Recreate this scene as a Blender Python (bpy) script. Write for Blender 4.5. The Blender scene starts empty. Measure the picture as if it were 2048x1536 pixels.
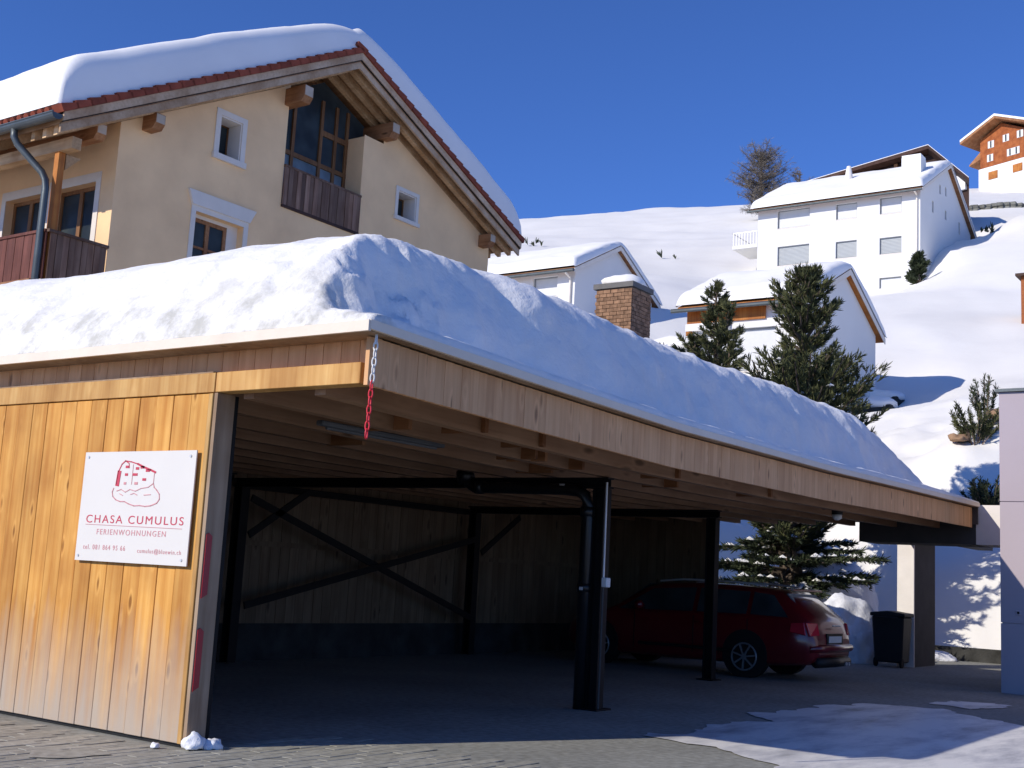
import bpy, bmesh, math, random
import numpy as np
from mathutils import Vector, Matrix, noise
random.seed(7)
SC = bpy.context.scene
COL = SC.collection
S = 0.884            # the yard was surveyed in a 1.55 m eye-height unit; S turns it into metres (applied once at the end)

# ------------------------------------------------------------------ camera
cam = bpy.data.cameras.new('camera'); camo = bpy.data.objects.new('camera', cam); COL.objects.link(camo)
RX = Vector((0.578987, 0.159362, -0.799611)); RY = Vector((-0.813540, 0.044705, -0.579785))
cam.sensor_width = 36.0; cam.lens = 2444.14 / 2048 * 36.0
cam.clip_start = 0.1; cam.clip_end = 4000
def set_camera():
    c = np.array([1024, 768.]); V1 = np.array([-2470, 960.]); V2 = np.array([2760, 1246.]); f = 2444.1374756752125
    def ray(p):
        v = np.array([p[0]-c[0], -(p[1]-c[1]), -f]); return v/np.linalg.norm(v)
    Y = ray(V1); X = ray(V2); Z = np.cross(X, Y); Z /= np.linalg.norm(Z)
    R = np.array([X, Y, Z])
    m = Matrix([list(R[0])+[0], list(R[1])+[0], list(R[2])+[0], [0, 0, 0, 1]])
    m.translation = Vector((0, 0, 1.55))
    camo.matrix_world = m
set_camera()
SC.camera = camo

# ------------------------------------------------------------------ light
SUN = Vector((-0.802, 0.362, 0.495)).normalized()
elev = math.asin(SUN.z); rot = math.atan2(SUN.x, SUN.y)
W = bpy.data.worlds.new('World'); SC.world = W; W.use_nodes = True
nt = W.node_tree; bg = nt.nodes['Background']
sky = nt.nodes.new('ShaderNodeTexSky'); sky.sky_type = 'NISHITA'; sky.sun_disc = False
sky.sun_elevation = elev; sky.sun_rotation = rot % (2*math.pi)
sky.altitude = 2600; sky.air_density = 1.0; sky.dust_density = 0.0; sky.ozone_density = 3.0
tint = nt.nodes.new('ShaderNodeMix'); tint.data_type = 'RGBA'; tint.blend_type = 'MULTIPLY'; tint.inputs[0].default_value = 1.0
tint.inputs[7].default_value = (0.465, 0.705, 1.20, 1)     # the deep polarised blue of high-alpine air, the same over the whole sky
nt.links.new(sky.outputs['Color'], tint.inputs[6]); nt.links.new(tint.outputs[2], bg.inputs['Color']); bg.inputs['Strength'].default_value = 0.12
sl = bpy.data.lights.new('sun', 'SUN'); sl.energy = 3.6; sl.angle = math.radians(0.5); sl.color = (1.0, 0.925, 0.81)
so = bpy.data.objects.new('sun', sl); COL.objects.link(so)
so.rotation_euler = SUN.to_track_quat('Z', 'Y').to_euler(); so.location = (-60, 30, 60)
SC.view_settings.view_transform = 'Standard'; SC.view_settings.look = 'None'
SC.view_settings.exposure = 0.25; SC.view_settings.gamma = 1.0; SC.view_settings.use_curve_mapping = False
SC.render.engine = 'CYCLES'
SC.cycles.max_bounces = 6; SC.cycles.diffuse_bounces = 4; SC.cycles.caustics_reflective = False; SC.cycles.caustics_refractive = False
SC.cycles.use_denoising = True

# ------------------------------------------------------------------ materials
def newmat(name, rough=0.8, spec=0.3, metal=0.0):
    m = bpy.data.materials.new(name); m.use_nodes = True
    b = m.node_tree.nodes['Principled BSDF']
    b.inputs['Roughness'].default_value = rough; b.inputs['Specular IOR Level'].default_value = spec
    b.inputs['Metallic'].default_value = metal
    return m, m.node_tree, b
def N(nt, t, **kw):
    n = nt.nodes.new(t)
    for k, v in kw.items():
        if k in n.inputs: n.inputs[k].default_value = v
        else: setattr(n, k, v)
    return n
def ramp(nt, stops):
    r = nt.nodes.new('ShaderNodeValToRGB'); e = r.color_ramp.elements
    while len(e) < len(stops): e.new(0.5)
    for i, (p, c) in enumerate(stops):
        e[i].position = p; e[i].color = (c[0], c[1], c[2], 1)
    return r
def coords(nt, scale=(1, 1, 1), rand=True):
    tc = N(nt, 'ShaderNodeTexCoord'); mp = N(nt, 'ShaderNodeMapping'); mp.inputs['Scale'].default_value = scale
    if rand:
        oi = N(nt, 'ShaderNodeObjectInfo'); mu = N(nt, 'ShaderNodeMath', operation='MULTIPLY'); mu.inputs[1].default_value = 57.3
        nt.links.new(oi.outputs['Random'], mu.inputs[0])
        ad = N(nt, 'ShaderNodeVectorMath', operation='ADD')
        nt.links.new(tc.outputs['Object'], ad.inputs[0]); nt.links.new(mu.outputs[0], ad.inputs[1])
        nt.links.new(ad.outputs[0], mp.inputs[0])
    else: nt.links.new(tc.outputs['Object'], mp.inputs[0])
    return mp
def bump(nt, b, h, strength=0.3, dist=0.02):
    bp = N(nt, 'ShaderNodeBump'); bp.inputs['Strength'].default_value = strength; bp.inputs['Distance'].default_value = dist
    nt.links.new(h, bp.inputs['Height']); nt.links.new(bp.outputs[0], b.inputs['Normal']); return bp
def mix(nt, f, a, c, blend='MIX'):
    m = N(nt, 'ShaderNodeMix', data_type='RGBA', blend_type=blend)
    for s, v in ((m.inputs[0], f), (m.inputs[6], a), (m.inputs[7], c)):
        if isinstance(v, (int, float)): s.default_value = v
        elif isinstance(v, tuple): s.default_value = (v[0], v[1], v[2], 1)
        else: nt.links.new(v, s)
    return m.outputs[2]
def flat(name, col, rough=0.7, spec=0.3, metal=0.0, var=0.12, sc=3.0, bmp=0.1, own=True):
    m, nt, b = newmat(name, rough, spec, metal)
    mp = coords(nt, rand=own); no = N(nt, 'ShaderNodeTexNoise', Scale=sc, Detail=5.0)
    nt.links.new(mp.outputs[0], no.inputs['Vector'])
    a = tuple(c*(1-var) for c in col); d = tuple(min(1, c*(1+var)) for c in col)
    r = ramp(nt, [(0.3, a), (0.7, d)]); nt.links.new(no.outputs[0], r.inputs[0])
    nt.links.new(r.outputs[0], b.inputs['Base Color'])
    if bmp:
        n2 = N(nt, 'ShaderNodeTexNoise', Scale=sc*8, Detail=3.0); nt.links.new(mp.outputs[0], n2.inputs['Vector'])
        bump(nt, b, n2.outputs[0], bmp, 0.02)
    return m
def wood(name, light, mid, dark, axis='Z', rough=0.62, wear=None, knots=True, scale=1.0, obvar=0.25, blot=0.8, kn=0.75):
    """boards: grain streaks drawn out along the given object axis, knots, a tone of its own for each board"""
    m, nt, b = newmat(name, rough, 0.25)
    k = {'X': (0.35, 9, 9), 'Y': (9, 0.35, 9), 'Z': (9, 9, 0.35)}[axis]
    k2 = {'X': (1.6, 5, 5), 'Y': (5, 1.6, 5), 'Z': (5, 5, 1.6)}[axis]
    mp = coords(nt, tuple(c*scale for c in k)); no = N(nt, 'ShaderNodeTexNoise', Scale=1.6, Detail=8.0, Roughness=0.6)
    nt.links.new(mp.outputs[0], no.inputs['Vector'])
    r = ramp(nt, [(0.28, dark), (0.5, mid), (0.74, light)]); nt.links.new(no.outputs[0], r.inputs[0])
    col = r.outputs[0]
    mp3 = coords(nt, (1.1, 1.1, 0.9)); n3 = N(nt, 'ShaderNodeTexNoise', Scale=1.3, Detail=4.0)
    nt.links.new(mp3.outputs[0], n3.inputs['Vector'])
    r3 = ramp(nt, [(0.35, (0.66, 0.54, 0.42)), (0.65, (1.12, 1.12, 1.1))]); nt.links.new(n3.outputs[0], r3.inputs[0])
    col = mix(nt, blot, col, r3.outputs[0], 'MULTIPLY')
    if knots:
        mp2 = coords(nt, k2); vo = N(nt, 'ShaderNodeTexVoronoi', Scale=kn); nt.links.new(mp2.outputs[0], vo.inputs['Vector'])
        n4 = N(nt, 'ShaderNodeTexNoise', Scale=3.0); nt.links.new(mp2.outputs[0], n4.inputs['Vector'])
        ad = N(nt, 'ShaderNodeMath', operation='MULTIPLY_ADD'); ad.inputs[1].default_value = 0.12; nt.links.new(n4.outputs[0], ad.inputs[0]); nt.links.new(vo.outputs['Distance'], ad.inputs[2])
        rk = ramp(nt, [(0.13, (1,)*3), (0.21, (0, 0, 0))]); nt.links.new(ad.outputs[0], rk.inputs[0])
        rh = ramp(nt, [(0.20, (0, 0, 0)), (0.26, (0.28,)*3), (0.34, (0, 0, 0))]); nt.links.new(ad.outputs[0], rh.inputs[0])
        col = mix(nt, rh.outputs[0], col, tuple(min(1, c*1.25) for c in light))
        col = mix(nt, rk.outputs[0], col, tuple(c*0.55 for c in dark))
    oi = N(nt, 'ShaderNodeObjectInfo')
    ro = ramp(nt, [(0.0, (1-obvar,)*3), (1.0, (1+obvar*0.5,)*3)]); nt.links.new(oi.outputs['Random'], ro.inputs[0])
    col = mix(nt, 1.0, col, ro.outputs[0], 'MULTIPLY')
    if wear:   # silvered, splashed foot of the wall, following height
        tc = N(nt, 'ShaderNodeTexCoord'); sp = N(nt, 'ShaderNodeSeparateXYZ'); nt.links.new(tc.outputs['Object'], sp.inputs[0])
        w = N(nt, 'ShaderNodeMath', operation='MULTIPLY_ADD'); w.inputs[1].default_value = 0.62
        mw = coords(nt, (7, 7, 0.5)); nw = N(nt, 'ShaderNodeTexNoise', Scale=1.4, Detail=5.0); nt.links.new(mw.outputs[0], nw.inputs['Vector'])
        zz = N(nt, 'ShaderNodeMath', operation='MULTIPLY'); zz.inputs[1].default_value = 0.60; nt.links.new(sp.outputs[2], zz.inputs[0])
        nt.links.new(nw.outputs[0], w.inputs[0]); nt.links.new(zz.outputs[0], w.inputs[2])
        rw = ramp(nt, [(0.34, (0.9,)*3), (0.96, (0, 0, 0))]); nt.links.new(w.outputs[0], rw.inputs[0])
        col = mix(nt, rw.outputs[0], col, wear)
    nt.links.new(col, b.inputs['Base Color'])
    bump(nt, b, no.outputs[0], 0.25, 0.01)
    return m
def snowmat(name, col=(0.86, 0.87, 0.89), lump=0.35, dirt=0.0, sc=1.0, rough=0.75, eaves=None):
    m, nt, b = newmat(name, rough, 0.25)
    mp = coords(nt, (sc,)*3, rand=False)
    n1 = N(nt, 'ShaderNodeTexNoise', Scale=2.2, Detail=9.0, Roughness=0.6); nt.links.new(mp.outputs[0], n1.inputs['Vector'])
    n2 = N(nt, 'ShaderNodeTexNoise', Scale=0.8, Detail=4.0); nt.links.new(mp.outputs[0], n2.inputs['Vector'])
    r = ramp(nt, [(0.3, tuple(c*0.93 for c in col)), (0.7, col)]); nt.links.new(n2.outputs[0], r.inputs[0])
    c = r.outputs[0]
    if dirt:
        n3 = N(nt, 'ShaderNodeTexNoise', Scale=1.7, Detail=7.0, Roughness=0.7); nt.links.new(mp.outputs[0], n3.inputs['Vector'])
        rd = ramp(nt, [(0.5, (0, 0, 0)), (0.75, (dirt,)*3)]); nt.links.new(n3.outputs[0], rd.inputs[0])
        c = mix(nt, rd.outputs[0], c, (0.42, 0.40, 0.34))
    if eaves:   # gritty, melted-out snow along the left eave
        tc = N(nt, 'ShaderNodeTexCoord'); sp = N(nt, 'ShaderNodeSeparateXYZ'); nt.links.new(tc.outputs['Object'], sp.inputs[0])
        re = ramp(nt, [(0.0, (1, 1, 1)), (1.0, (0, 0, 0))]); mr = N(nt, 'ShaderNodeMapRange'); mr.inputs['From Min'].default_value = eaves[0]; mr.inputs['From Max'].default_value = eaves[1]
        nt.links.new(sp.outputs[0], mr.inputs[0]); nt.links.new(mr.outputs[0], re.inputs[0])
        n5 = N(nt, 'ShaderNodeTexNoise', Scale=2.1, Detail=8.0, Roughness=0.7); nt.links.new(mp.outputs[0], n5.inputs['Vector'])
        r5 = ramp(nt, [(0.42, (0, 0, 0)), (0.62, (0.85,)*3)]); nt.links.new(n5.outputs[0], r5.inputs[0])
        c = mix(nt, mix(nt, 1.0, re.outputs[0], r5.outputs[0], 'MULTIPLY'), c, (0.46, 0.45, 0.40))
    nt.links.new(c, b.inputs['Base Color'])
    bump(nt, b, n1.outputs[0], lump, 0.08)
    return m
def glassy(name, col=(0.022, 0.028, 0.03), rough=0.2):
    m, nt, b = newmat(name, 0.3, 0.12)
    mp = coords(nt); no = N(nt, 'ShaderNodeTexNoise', Scale=1.5); nt.links.new(mp.outputs[0], no.inputs['Vector'])
    r = ramp(nt, [(0.35, col), (0.7, tuple(c*2.2 for c in col))]); nt.links.new(no.outputs[0], r.inputs[0]); nt.links.new(r.outputs[0], b.inputs['Base Color'])
    return m
M = {}
M['snow'] = snowmat('snow', (0.88, 0.875, 0.86)); M['snow_roof'] = snowmat('roof_snow', (0.90, 0.89, 0.865), 0.12, sc=0.7)
M['snow_carport'] = snowmat('carport_snow', (0.885, 0.875, 0.855), 0.55, dirt=0.12, sc=1.4, eaves=(6.95, 7.45))
M['snow_rough'] = snowmat('crusted_snow', (0.84, 0.855, 0.89), 0.6, dirt=0.22, sc=1.4)
M['snow_hill'] = snowmat('hill_snow', (0.84, 0.825, 0.785), 0.35, sc=0.3)
M['plank'] = wood('larch_plank', (0.74, 0.42, 0.12), (0.64, 0.32, 0.075), (0.50, 0.20, 0.032), 'Z', wear=(0.43, 0.375, 0.31), obvar=0.13, blot=0.75, kn=1.35)
M['strip'] = wood('lit_strip_board', (0.66, 0.43, 0.17), (0.58, 0.34, 0.12), (0.46, 0.24, 0.07), 'Z')
M['fascia'] = wood('weathered_fascia', (0.80, 0.48, 0.25), (0.73, 0.415, 0.205), (0.61, 0.32, 0.15), 'Z', obvar=0.05, blot=0.3, kn=1.0)
M['fascia_cut'] = wood('grey_post_wood', (0.40, 0.30, 0.21), (0.33, 0.24, 0.165), (0.25, 0.17, 0.11), 'Z', obvar=0.1)
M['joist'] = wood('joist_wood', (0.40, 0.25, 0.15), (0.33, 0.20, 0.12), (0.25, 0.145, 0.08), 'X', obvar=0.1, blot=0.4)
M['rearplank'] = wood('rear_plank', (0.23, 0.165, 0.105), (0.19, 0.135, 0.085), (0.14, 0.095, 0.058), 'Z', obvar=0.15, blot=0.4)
M['rafter'] = wood('rafter_wood', (0.66, 0.46, 0.27), (0.57, 0.38, 0.21), (0.45, 0.28, 0.14), 'Y', knots=False)
M['barge'] = wood('barge_board', (0.66, 0.50, 0.36), (0.60, 0.45, 0.31), (0.50, 0.36, 0.24), 'Y', knots=False)
M['soffit'] = wood('soffit_boards', (0.40, 0.25, 0.14), (0.32, 0.19, 0.10), (0.22, 0.12, 0.06), 'Y', knots=False)
M['purlin'] = wood('purlin_wood', (0.42, 0.22, 0.11), (0.34, 0.165, 0.075), (0.24, 0.105, 0.045), 'Y')
M['endgrain'] = flat('pale_end_grain', (0.50, 0.42, 0.33), 0.8)
M['rail'] = wood('brown_railing', (0.32, 0.21, 0.15), (0.23, 0.14, 0.10), (0.15, 0.085, 0.06), 'Z', knots=False, obvar=0.45)
M['rail_red'] = wood('red_railing', (0.20, 0.07, 0.05), (0.15, 0.05, 0.036), (0.09, 0.03, 0.022), 'Z', knots=False, obvar=0.2)
M['orange'] = wood('orange_wood', (0.58, 0.25, 0.06), (0.48, 0.18, 0.04), (0.36, 0.12, 0.03), 'Z', knots=False)
M['frame'] = wood('window_wood', (0.34, 0.18, 0.08), (0.26, 0.13, 0.055), (0.18, 0.085, 0.035), 'Z', knots=False)
M['plaster'] = flat('yellow_plaster', (0.93, 0.63, 0.35), 0.9, 0.15, var=0.10, sc=0.9, bmp=0.3, own=False)
M['white'] = flat('white_render', (0.76, 0.755, 0.735), 0.9, 0.15, var=0.02, sc=0.5, bmp=0.08)
M['trimwhite'] = flat('white_surround', (0.75, 0.69, 0.61), 0.85, var=0.04, bmp=0.1)
M['mauve'] = flat('mauve_render', (0.43, 0.37, 0.395), 0.85, 0.15, var=0.03, sc=0.7, bmp=0.1)
M['conc'] = flat('concrete', (0.075, 0.072, 0.07), 0.9, var=0.12)  # dark tone carries the shade on the portal; also serves trim and cable
M['conc_pale'] = flat('pale_concrete', (0.76, 0.72, 0.68), 0.9, var=0.05)  # pale tone carries the sun on the portal's lit faces; also the vent pipe
M['conc_grey'] = flat('grey_tube', (0.12, 0.13, 0.14), 0.5)
M['rackm'] = flat('rack_metal', (0.22, 0.23, 0.24), 0.6)
M['framegrey'] = flat('grey_window_frame', (0.28, 0.29, 0.30), 0.6)
M['plinth'] = flat('rough_plinth', (0.04, 0.04, 0.038), 0.95, var=0.5, sc=2.5, bmp=0.6)
M['tile'] = flat('clay_tile', (0.26, 0.062, 0.034), 0.85, var=0.3, sc=2.5)
M['blade'] = flat('trim_metal', (0.80, 0.70, 0.58), 0.6, 0.3, 0.0, var=0.05)
M['zinc'] = flat('zinc', (0.085, 0.10, 0.105), 0.45, 0.5, 0.5, var=0.15)
M['galv'] = flat('galvanised', (0.62, 0.62, 0.62), 0.4, 0.5, 0.4)
M['steel'] = flat('dark_steel', (0.007, 0.007, 0.008), 0.6, 0.2, var=0.2)
M['pipe'] = flat('black_plastic', (0.008, 0.009, 0.010), 0.35, 0.5, var=0.2)
M['whitepl'] = flat('white_plastic', (0.75, 0.75, 0.74), 0.5, var=0.03)
M['red'] = flat('red_plastic', (0.68, 0.03, 0.05), 0.45, 0.4, var=0.1)
M['redrefl'] = flat('red_marker', (0.36, 0.012, 0.02), 0.4, 0.5, var=0.1)
M['redink'] = flat('red_print', (0.55, 0.06, 0.10), 0.6, var=0.05, bmp=0)
M['redink_soft'] = flat('pale_red_print', (0.62, 0.28, 0.30), 0.6, var=0.05, bmp=0)
M['sign'] = flat('sign_face', (0.72, 0.69, 0.64), 0.4, 0.4, var=0.015, bmp=0)
M['glass'] = glassy('window_glass'); M['glass_sky'] = glassy('pale_window_glass', (0.10, 0.13, 0.15))
M['blind'] = flat('grey_blind', (0.46, 0.48, 0.48), 0.7, var=0.03)
M['blindw'] = flat('white_blind', (0.66, 0.67, 0.67), 0.7, var=0.03)
M['darkwood'] = wood('dark_chalet_wood', (0.085, 0.045, 0.032), (0.06, 0.03, 0.022), (0.035, 0.018, 0.013), 'X', knots=False)
M['chalet'] = wood('chalet_wood', (0.40, 0.13, 0.035), (0.32, 0.095, 0.025), (0.20, 0.055, 0.016), 'X', knots=False)
M['bark'] = flat('bark', (0.11, 0.085, 0.065), 0.95, var=0.35, sc=6, bmp=0.7)
M['twig'] = flat('bare_twig', (0.20, 0.145, 0.11), 0.9, var=0.3)
M['larch'] = flat('winter_larch', (0.19, 0.165, 0.135), 0.9, var=0.35)
M['rock'] = flat('brown_rock', (0.30, 0.19, 0.12), 0.95, var=0.35, sc=2, bmp=0.8)
M['rockgrey'] = flat('grey_rock', (0.17, 0.17, 0.15), 0.95, var=0.35, sc=2, bmp=0.8)
M['chimstone'] = flat('chimney_brick', (0.28, 0.165, 0.10), 0.95, var=0.5, sc=3, bmp=0.6)
M['mortar'] = flat('mortar', (0.17, 0.15, 0.13), 0.95)
M['slab'] = flat('chimney_slab', (0.16, 0.155, 0.15), 0.9)
M['rubber'] = flat('tyre_rubber', (0.012, 0.012, 0.013), 0.8, 0.2)
M['alloy'] = flat('alloy_rim', (0.34, 0.35, 0.36), 0.35, 0.5, 0.6)
M['binpl'] = flat('bin_plastic', (0.020, 0.022, 0.024), 0.6, 0.3)
M['lamp_red'] = flat('tail_lamp_red', (0.55, 0.02, 0.04), 0.15, 0.6, bmp=0)
M['plate'] = flat('number_plate', (0.65, 0.65, 0.62), 0.5, bmp=0)
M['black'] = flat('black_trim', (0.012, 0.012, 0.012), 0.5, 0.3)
def paint(name, col):
    m, nt, b = newmat(name, 0.28, 0.5)
    mp = coords(nt); no = N(nt, 'ShaderNodeTexNoise', Scale=1.2, Detail=4.0); nt.links.new(mp.outputs[0], no.inputs['Vector'])
    r = ramp(nt, [(0.3, tuple(c*0.85 for c in col)), (0.7, col)]); nt.links.new(no.outputs[0], r.inputs[0]); nt.links.new(r.outputs[0], b.inputs['Base Color'])
    b.inputs['Coat Weight'].default_value = 0.7; b.inputs['Coat Roughness'].default_value = 0.08
    return m
M['carpaint'] = paint('dark_red_paint', (0.17, 0.005, 0.011))
def needles(name, a, d):
    m, nt, b = newmat(name, 0.75, 0.2)
    tc = N(nt, 'ShaderNodeTexCoord'); no = N(nt, 'ShaderNodeTexNoise', Scale=2.3, Detail=3.0); nt.links.new(tc.outputs['Object'], no.inputs['Vector'])
    r = ramp(nt, [(0.35, a), (0.65, d)]); nt.links.new(no.outputs[0], r.inputs[0]); nt.links.new(r.outputs[0], b.inputs['Base Color'])
    return m
M['needle'] = needles('pine_needles', (0.038, 0.048, 0.022), (0.13, 0.135, 0.055))
M['needle_d'] = needles('dark_needles', (0.022, 0.032, 0.018), (0.06, 0.075, 0.035))
# paving: dusty grey setts
def pavingmat(name, base, var):
    m, nt, b = newmat(name, 0.85, 0.25)
    mp = coords(nt, rand=False); n1 = N(nt, 'ShaderNodeTexNoise', Scale=0.7, Detail=7.0); n2 = N(nt, 'ShaderNodeTexNoise', Scale=14.0, Detail=5.0)
    mg = N(nt, 'ShaderNodeNewGeometry')
    nt.links.new(mg.outputs['Position'], n1.inputs['Vector']); nt.links.new(mg.outputs['Position'], n2.inputs['Vector'])
    r = ramp(nt, [(0.3, tuple(c*(1-var) for c in base)), (0.72, tuple(c*(1+var) for c in base))]); nt.links.new(n1.outputs[0], r.inputs[0])
    r2 = ramp(nt, [(0.3, (0.72, 0.71, 0.68)), (0.7, (1.1, 1.1, 1.08))]); nt.links.new(n2.outputs[0], r2.inputs[0])
    c = mix(nt, 1.0, r.outputs[0], r2.outputs[0], 'MULTIPLY')
    oi = N(nt, 'ShaderNodeObjectInfo'); ro = ramp(nt, [(0, (0.86,)*3), (1, (1.06,)*3)]); nt.links.new(oi.outputs['Random'], ro.inputs[0])
    c = mix(nt, 1.0, c, ro.outputs[0], 'MULTIPLY')
    nt.links.new(c, b.inputs['Base Color']); bump(nt, b, n2.outputs[0], 0.4, 0.01); return m
M['pave'] = pavingmat('asphalt_yard', (0.31, 0.31, 0.28), 0.16)
M['sett'] = pavingmat('paving_sett', (0.38, 0.37, 0.32), 0.12)
def icemat():
    m, nt, b = newmat('trodden_ice', 0.45, 0.4)
    mg = N(nt, 'ShaderNodeNewGeometry'); mp = N(nt, 'ShaderNodeMapping'); mp.inputs['Scale'].default_value = (0.5, 1.5, 1); mp.inputs['Rotation'].default_value = (0, 0, 0.2)
    nt.links.new(mg.outputs['Position'], mp.inputs[0])
    n1 = N(nt, 'ShaderNodeTexNoise', Scale=1.3, Detail=9.0, Roughness=0.65); nt.links.new(mp.outputs[0], n1.inputs['Vector'])
    r = ramp(nt, [(0.30, (0.27, 0.27, 0.26)), (0.42, (0.55, 0.545, 0.54)), (0.56, (0.82, 0.80, 0.755))]); nt.links.new(n1.outputs[0], r.inputs[0])
    nt.links.new(r.outputs[0], b.inputs['Base Color']); bump(nt, b, n1.outputs[0], 0.35, 0.03); return m
M['ice'] = icemat()

# ------------------------------------------------------------------ mesh helpers
class MB:
    def __init__(s): s.v = []; s.f = []
    def add(s, vs, fs):
        o = len(s.v); s.v += [tuple(v) for v in vs]; s.f += [tuple(i+o for i in f) for f in fs]; return s
    def box(s, x0, x1, y0, y1, z0, z1):
        v = [(x, y, z) for z in (z0, z1) for y in (y0, y1) for x in (x0, x1)]
        return s.add(v, [(0, 2, 3, 1), (4, 5, 7, 6), (0, 1, 5, 4), (2, 6, 7, 3), (0, 4, 6, 2), (1, 3, 7, 5)])
    def prism(s, poly, ext):
        """poly: list of 3-d points, ext: vector to extrude by"""
        e = Vector(ext); n = len(poly); a = [Vector(p) for p in poly]
        nrm = Vector((0, 0, 0))
        for i in range(n): nrm += a[i].cross(a[(i+1) % n])
        if nrm.dot(e) > 0: a = a[::-1]
        v = a + [p+e for p in a]
        f = [tuple(range(n)), tuple(range(2*n-1, n-1, -1))]
        for i in range(n):
            j = (i+1) % n; f.append((j, i, n+i, n+j))
        return s.add(v, f)
    def beam(s, p0, p1, w, h, up=(0, 0, 1)):
        p0 = Vector(p0); p1 = Vector(p1); d = (p1-p0).normalized(); u = Vector(up)
        sd = d.cross(u).normalized(); u = sd.cross(d).normalized()
        q = [p0+sd*a*w/2+u*b*h/2 for a, b in ((-1, -1), (1, -1), (1, 1), (-1, 1))]
        return s.prism(q, p1-p0)
    def tube(s, path, r, n=10, cap=True):
        path = [Vector(p) for p in path]; rs = r if isinstance(r, (list, tuple)) else [r]*len(path)
        o = len(s.v); ref = Vector((0.31, 0.17, 0.94))
        for i, p in enumerate(path):
            d = (path[min(i+1, len(path)-1)]-path[max(i-1, 0)]).normalized()
            if abs(d.dot(ref)) > 0.98: ref = Vector((1, 0.1, 0))
            a = d.cross(ref).normalized(); b = d.cross(a)
            for k in range(n):
                t = 2*math.pi*k/n; s.v.append(tuple(p+(a*math.cos(t)+b*math.sin(t))*rs[i]))
        for i in range(len(path)-1):
            for k in range(n):
                k2 = (k+1) % n; s.f.append((o+i*n+k, o+i*n+k2, o+(i+1)*n+k2, o+(i+1)*n+k))
        if cap:
            s.f.append(tuple(o+k for k in range(n-1, -1, -1))); e = o+(len(path)-1)*n; s.f.append(tuple(e+k for k in range(n)))
        return s
    def torus(s, c, ax, R, r, n=16, m=8, stretch=None):
        c = Vector(c); ax = Vector(ax).normalized(); a = ax.orthogonal().normalized()
        if stretch: a = Vector(stretch[0]).normalized()
        b = ax.cross(a); o = len(s.v); ka = stretch[1] if stretch else 1
        for i in range(n):
            t = 2*math.pi*i/n; d = a*math.cos(t)+b*math.sin(t); cc = c+a*math.cos(t)*R*ka+b*math.sin(t)*R
            for j in range(m):
                q = 2*math.pi*j/m; s.v.append(tuple(cc+d*r*math.cos(q)+ax*r*math.sin(q)))
        for i in range(n):
            for j in range(m):
                s.f.append((o+i*m+j, o+((i+1) % n)*m+j, o+((i+1) % n)*m+(j+1) % m, o+i*m+(j+1) % m))
        return s
    def disc(s, c, ax, r, h, n=20):
        c = Vector(c); ax = Vector(ax).normalized(); return s.tube([c-ax*h/2, c+ax*h/2], r, n)
    def grid(s, P):
        """P: 2-d list of points"""
        nu = len(P); nv = len(P[0]); o = len(s.v)
        for row in P: s.v += [tuple(p) for p in row]
        for i in range(nu-1):
            for j in range(nv-1):
                s.f.append((o+i*nv+j, o+(i+1)*nv+j, o+(i+1)*nv+j+1, o+i*nv+j+1))
        return s
    def mesh(s, name, mat, base=(0, 0, 0), smooth=False, bevel=0):
        me = bpy.data.meshes.new(name); bx, by, bz = base
        me.from_pydata([(x-bx, y-by, z-bz) for x, y, z in s.v], [], s.f)
        me.materials.append(mat); me.validate(); me.update()
        if bevel:
            bm = bmesh.new(); bm.from_mesh(me)
            bmesh.ops.bevel(bm, geom=bm.edges[:], offset=bevel, segments=1, affect='EDGES', clamp_overlap=True)
            bm.to_mesh(me); bm.free()
        if smooth: me.polygons.foreach_set('use_smooth', [True]*len(me.polygons))
        return me
    def part(s, name, mat, parent=None, smooth=False, bevel=0, loc=None):
        """one object; vertices given in yard coordinates, object sits at its parent's base"""
        wb = tuple(parent['_w']) if parent else (loc or (0, 0, 0))
        me = s.mesh(name, mat, wb, smooth, bevel); o = bpy.data.objects.new(name, me); COL.objects.link(o)
        if parent: o.parent = parent; o['_w'] = wb
        else: o.location = wb; o['_w'] = wb
        return o
def tag(o, label=None, cat=None, group=None, kind=None):
    if label: o['label'] = label
    if cat: o['category'] = cat
    if group: o['group'] = group
    if kind: o['kind'] = kind
    return o
def thing(name, label, cat, loc, group=None):
    o = bpy.data.objects.new(name, None); COL.objects.link(o); o.location = loc; o['_w'] = loc
    return tag(o, label, cat, group)
def piece(me, name, parent, off=(0, 0, 0), rot=None, scale=None):
    """alike pieces share one mesh"""
    o = bpy.data.objects.new(name, me); COL.objects.link(o); o.parent = parent; o.location = off
    if rot: o.rotation_euler = rot
    if scale: o.scale = scale
    o['_w'] = tuple(parent['_w']); return o
def fbm(x, y, z=0.0, o=4): return noise.fractal(Vector((x, y, z)), 1.0, 2.0, o)

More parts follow.
